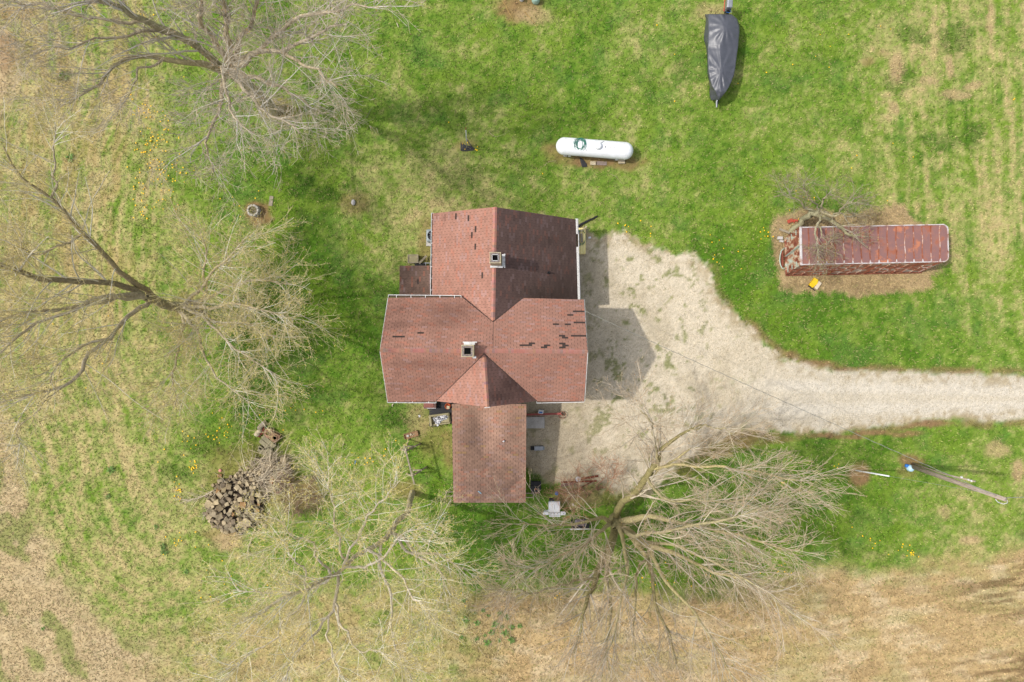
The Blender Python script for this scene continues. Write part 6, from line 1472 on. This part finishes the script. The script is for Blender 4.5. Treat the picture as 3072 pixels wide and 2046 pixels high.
for i, (x, y, l_, w, a, lab) in enumerate(((810, 1323, .98, .28, -.72, 'long squared weathered timber at the right of the stack above the stone heap'), (797, 1330, .70, .26, -.72, 'middle squared weathered timber of the stack'), (790, 1351, .52, .30, -.60, 'lower left squared timber of the stack'),
                                     (811, 1350, .40, .26, -.7, 'small timber end at the lower right of the stack'), (807, 1366, .42, .24, -1.9, 'lowest short timber, turned crosswise above the brush pile'), (786, 1342, .3, .2, -.7, 'short timber stub at the left of the stack'))):
    m = MB(); m.box((0, 0, .14), (l_, w, .26)); m2 = simple('timber', lab, 'timber', m, mottled('lichen_timber', [S(120, 112, 90), S(156, 148, 116), S(176, 168, 136)], 7, rough=.95, stretch=(1, 5, 1), bump=.8) if i == 0 else bpy.data.materials['lichen_timber'], P(x, y, .02), a, bevel=.02)
def log(lab, a, b, r, mat=M_wood, wig=.03):
    m = MB(); A, B = P(*a, r), P(*b, r); pts = [A.lerp(B, i / 5) + V3(random.uniform(-wig, wig), random.uniform(-wig, wig), 0) for i in range(6)]; m.tube(pts, [r * random.uniform(.8, 1.15) for _ in pts], 10); return simple('log', lab, 'log', m, mat, smooth=False)
log('twisted rotten log at the upper left of the timber stack', (795, 1268), (776, 1285), .17, M_wood, .05); log('pale rotten log below the twisted log left of the timbers', (780, 1288), (768, 1308), .15, M_block, .05)
log('dark bark slab between the rotten logs and the timbers', (792, 1282), (778, 1310), .08, M_rust, .05)
t = thing('hollow_stump', 'hollow double stump with two round holes beside the timbers', 'stump', P(821, 1304, 0), math.radians(-32))
m = MB(); prof = [(-.52, .12), (-.46, .26), (-.2, .3), (0, .2), (.2, .26), (.42, .27), (.5, .1), (.5, -.1), (.4, -.28), (.2, -.28), (0, -.22), (-.2, -.28), (-.44, -.24), (-.52, -.1)]
m.prism([V3(x, y, .36 + .03 * math.sin(i * 2)) for i, (x, y) in enumerate(prof)][::-1], .36); m.build('stump_body', M_copper if False else mottled('stump_wood', [S(104, 74, 56), S(150, 114, 86), S(184, 152, 122)], 7, bump=.8), t)
for x in (-.25, .25):
    m = MB(); m.lathe([(0, .392), (.11, .392)], (x, 0, 0), 14); m.build('hole', M_hole_black, t); m = MB(); m.torus((x, 0, .38), .14, .035, 16, 6); m.build('rim', bpy.data.materials['stump_wood'], t)  # black disc paints the shade inside each hole
t = thing('hollow_stump', 'small round hollow stump below the brush pile at its right end', 'stump', P(836, 1468, 0))
m = MB(); m.torus((0, 0, .14), .17, .08, 18, 8); m.build('stump_ring', bpy.data.materials['stump_wood'], t); m = MB(); m.lathe([(0, .12), (.12, .12)], n=14); m.build('hole', M_trough, t)
for x, y, s, lab in ((853, 1381, 26, 'squared pale stone on its own right of the brush pile'), (866, 1410, 18, 'dark stone at the right edge of the brush pile'), (779, 1380, 16, 'orange-brown stone at the left edge of the brush pile'), (848, 1420, 20, 'brown stone half under the brush pile at its right side'), (840, 1440, 20, 'brown stone between the brush pile and the small hollow stump')):
    o = bpy.data.objects.new('stone', stones[(s + int(x)) % 16]); COL.objects.link(o); o.location = P(x, y, .1); o.scale = (s * G * .95,) * 3; o.rotation_euler = (0, .1, x); tag(o, lab, 'stone')
# brush pile: a tangle of cut sticks
def sticks(n, cx, cy, sx, sy, ang, zmax, lmin, lmax, r, seed):
    r2 = np.random.default_rng(seed); PT = np.zeros((n, 5, 3)); 
    x, y = r2.normal(cx, sx, n), r2.normal(cy, sy, n); a = r2.normal(ang, .65, n); L = r2.uniform(lmin, lmax, n); z0 = r2.uniform(.05, zmax, n)
    p = np.stack([(x - NX) * G, -(y - NY) * G, z0], 1); d = np.stack([np.cos(a), np.sin(a), r2.normal(0, .12, n)], 1)
    for k in range(5):
        PT[:, k] = p; d += r2.normal(0, .13, (n, 3)) * [1, 1, .6]; d /= np.linalg.norm(d, axis=1, keepdims=True); p = p + d * (L / 4)[:, None]
    PT[:, :, 2] = np.maximum(PT[:, :, 2], .03); R = np.repeat(r2.uniform(r * .5, r * 1.3, n)[:, None], 5, 1) * np.linspace(1, .4, 5)
    return PT, R
bp = thing('brush_pile', 'tangled pile of cut grey branches between the stone heap and the timbers', 'brush pile', P(800, 1420, 0))
g1 = sticks(300, 806, 1415, 26, 26, .8, .85, .6, 1.7, .017, 3); g2 = sticks(190, 765, 1450, 30, 16, .5, .6, .4, 1.2, .012, 4); g3 = sticks(160, 835, 1440, 18, 24, 1.0, .5, .4, 1.1, .012, 6)
mesh_tubes('cut_branches', [g1, g2, g3], M_twig, bp, shade(S(222, 206, 178), .35), 4, 'stuff')
def fallen(lab, main, r0=.02, seed=1, n=9, L=.8, col=S(196, 180, 150), name='fallen_branch', ang_=34):
    global rng
    keep_rng = rng; rng = np.random.default_rng(seed)
    t = thing(name, lab, 'branch', P(main[0][0], main[0][1], 0))
    pts = np.array([[*P(x, y, .08 + r0), r0 * (1 - .6 * i / (len(main) - 1))] for i, (x, y) in enumerate(main)]); rsz = resample(pts, 12)
    rsz[:, :3] += rng.normal(0, .012, (12, 3)); P0 = rsz[None, :, :3]; R0 = rsz[None, :, 3]
    P1, R1 = grow(P0, R0, np.array([n]), np.array([L]), ang_, 0, .12, 6, .2, .6, .006); P1[:, :, 2] = np.clip(P1[:, :, 2], .03, .2)
    P2, R2 = grow(P1, R1, rng.poisson(2.5, len(P1)), L * .4, ang_, 0, .12, 4, .2, .6, .005); P2[:, :, 2] = np.clip(P2[:, :, 2], .03, .2)
    mesh_tubes('stem', [(P0, R0)], M_twig, t, shade(col, .1), 6); (mesh_tubes('side_twigs', [(P1, R1), (P2, R2)], M_twig, t, shade(col, .2), 3, 'stuff') if n else None); rng = keep_rng
fallen('pale dead branch fanning out left from the stone heap', [(668, 1455), (640, 1472), (612, 1488), (580, 1498), (548, 1505)], .03, 2, 34, 1.5, S(232, 216, 188))
fallen('second dead branch hanging down the left side of the stone heap', [(652, 1470), (635, 1498), (622, 1535), (606, 1560)], .025, 3, 9, .6, S(226, 212, 184))
fallen('forked pale branch on the ground below right of the stone heap', [(768, 1578), (748, 1630), (742, 1665), (746, 1695)], .026, 4, 12, .8, S(226, 212, 184))
fallen('branch stub with a fork lying in the grass right of the stone heap', [(845, 1502), (850, 1530), (830, 1552), (795, 1570)], .02, 5, 5, .6)
fallen('thin twig lying flat on the lawn right of the upper left tree', [(1117, 320), (1100, 352), (1080, 372), (1058, 388)], .012, 6, 3, .8, S(150, 150, 124))
fallen('curved thin twig on the lawn left of the propane tank', [(1466, 392), (1474, 404), (1486, 410), (1510, 403), (1530, 394)], .010, 7, 3, .4)
fallen('small twig on the grass just below the propane tank', [(1635, 494), (1650, 484), (1668, 480)], .010, 8, 2, .3)
fallen('bent twig on the grass further below the propane tank', [(1832, 522), (1848, 530), (1862, 546)], .011, 9, 2, .3)
fallen('straw-thin twig on the grass above the north roof corner', [(1230, 603), (1250, 603), (1262, 602)], .008, 10, 0, .3)
fallen('slender shoot lying on the grass right of the leaning tree', [(1352, 1510), (1335, 1550), (1310, 1600), (1300, 1640)], .014, 11, 7, .5, S(160, 150, 116))
fallen('grey stick lying in the bare field below the weeds', [(1434, 1940), (1442, 1952), (1452, 1966)], .018, 12, 1, .3)
fallen('small stick with two prongs on the bare field', [(1478, 1975), (1492, 1978), (1508, 1990)], .013, 13, 2, .3, S(226, 208, 184))
fallen('thin stick on the grass just below the porch', [(1484, 1510), (1484, 1525), (1490, 1540)], .010, 14, 1, .3)
for i, (x, y) in enumerate(((961, 281), (1190, 75))):
    m = MB(); m.beam(P(x, y - 7, .06), P(x - 1 + 6 * i, y + 7, .06), .035, .02); simple('stick', ['short pale stick on the grass right of the upper left tree', 'short pale stick near the outer twigs of the upper left tree'][i], 'stick', m, M_cream)
fallen('three long dry stalks leaning across the grass at the top edge', [(1508, 4), (1520, 22), (1528, 36)], .010, 15, 2, 1.2, S(214, 176, 110))
fallen('single long yellow stalk right of the other stalks at the top edge', [(1574, 36), (1594, 58), (1612, 78)], .010, 16, 0, .3, S(220, 180, 96))
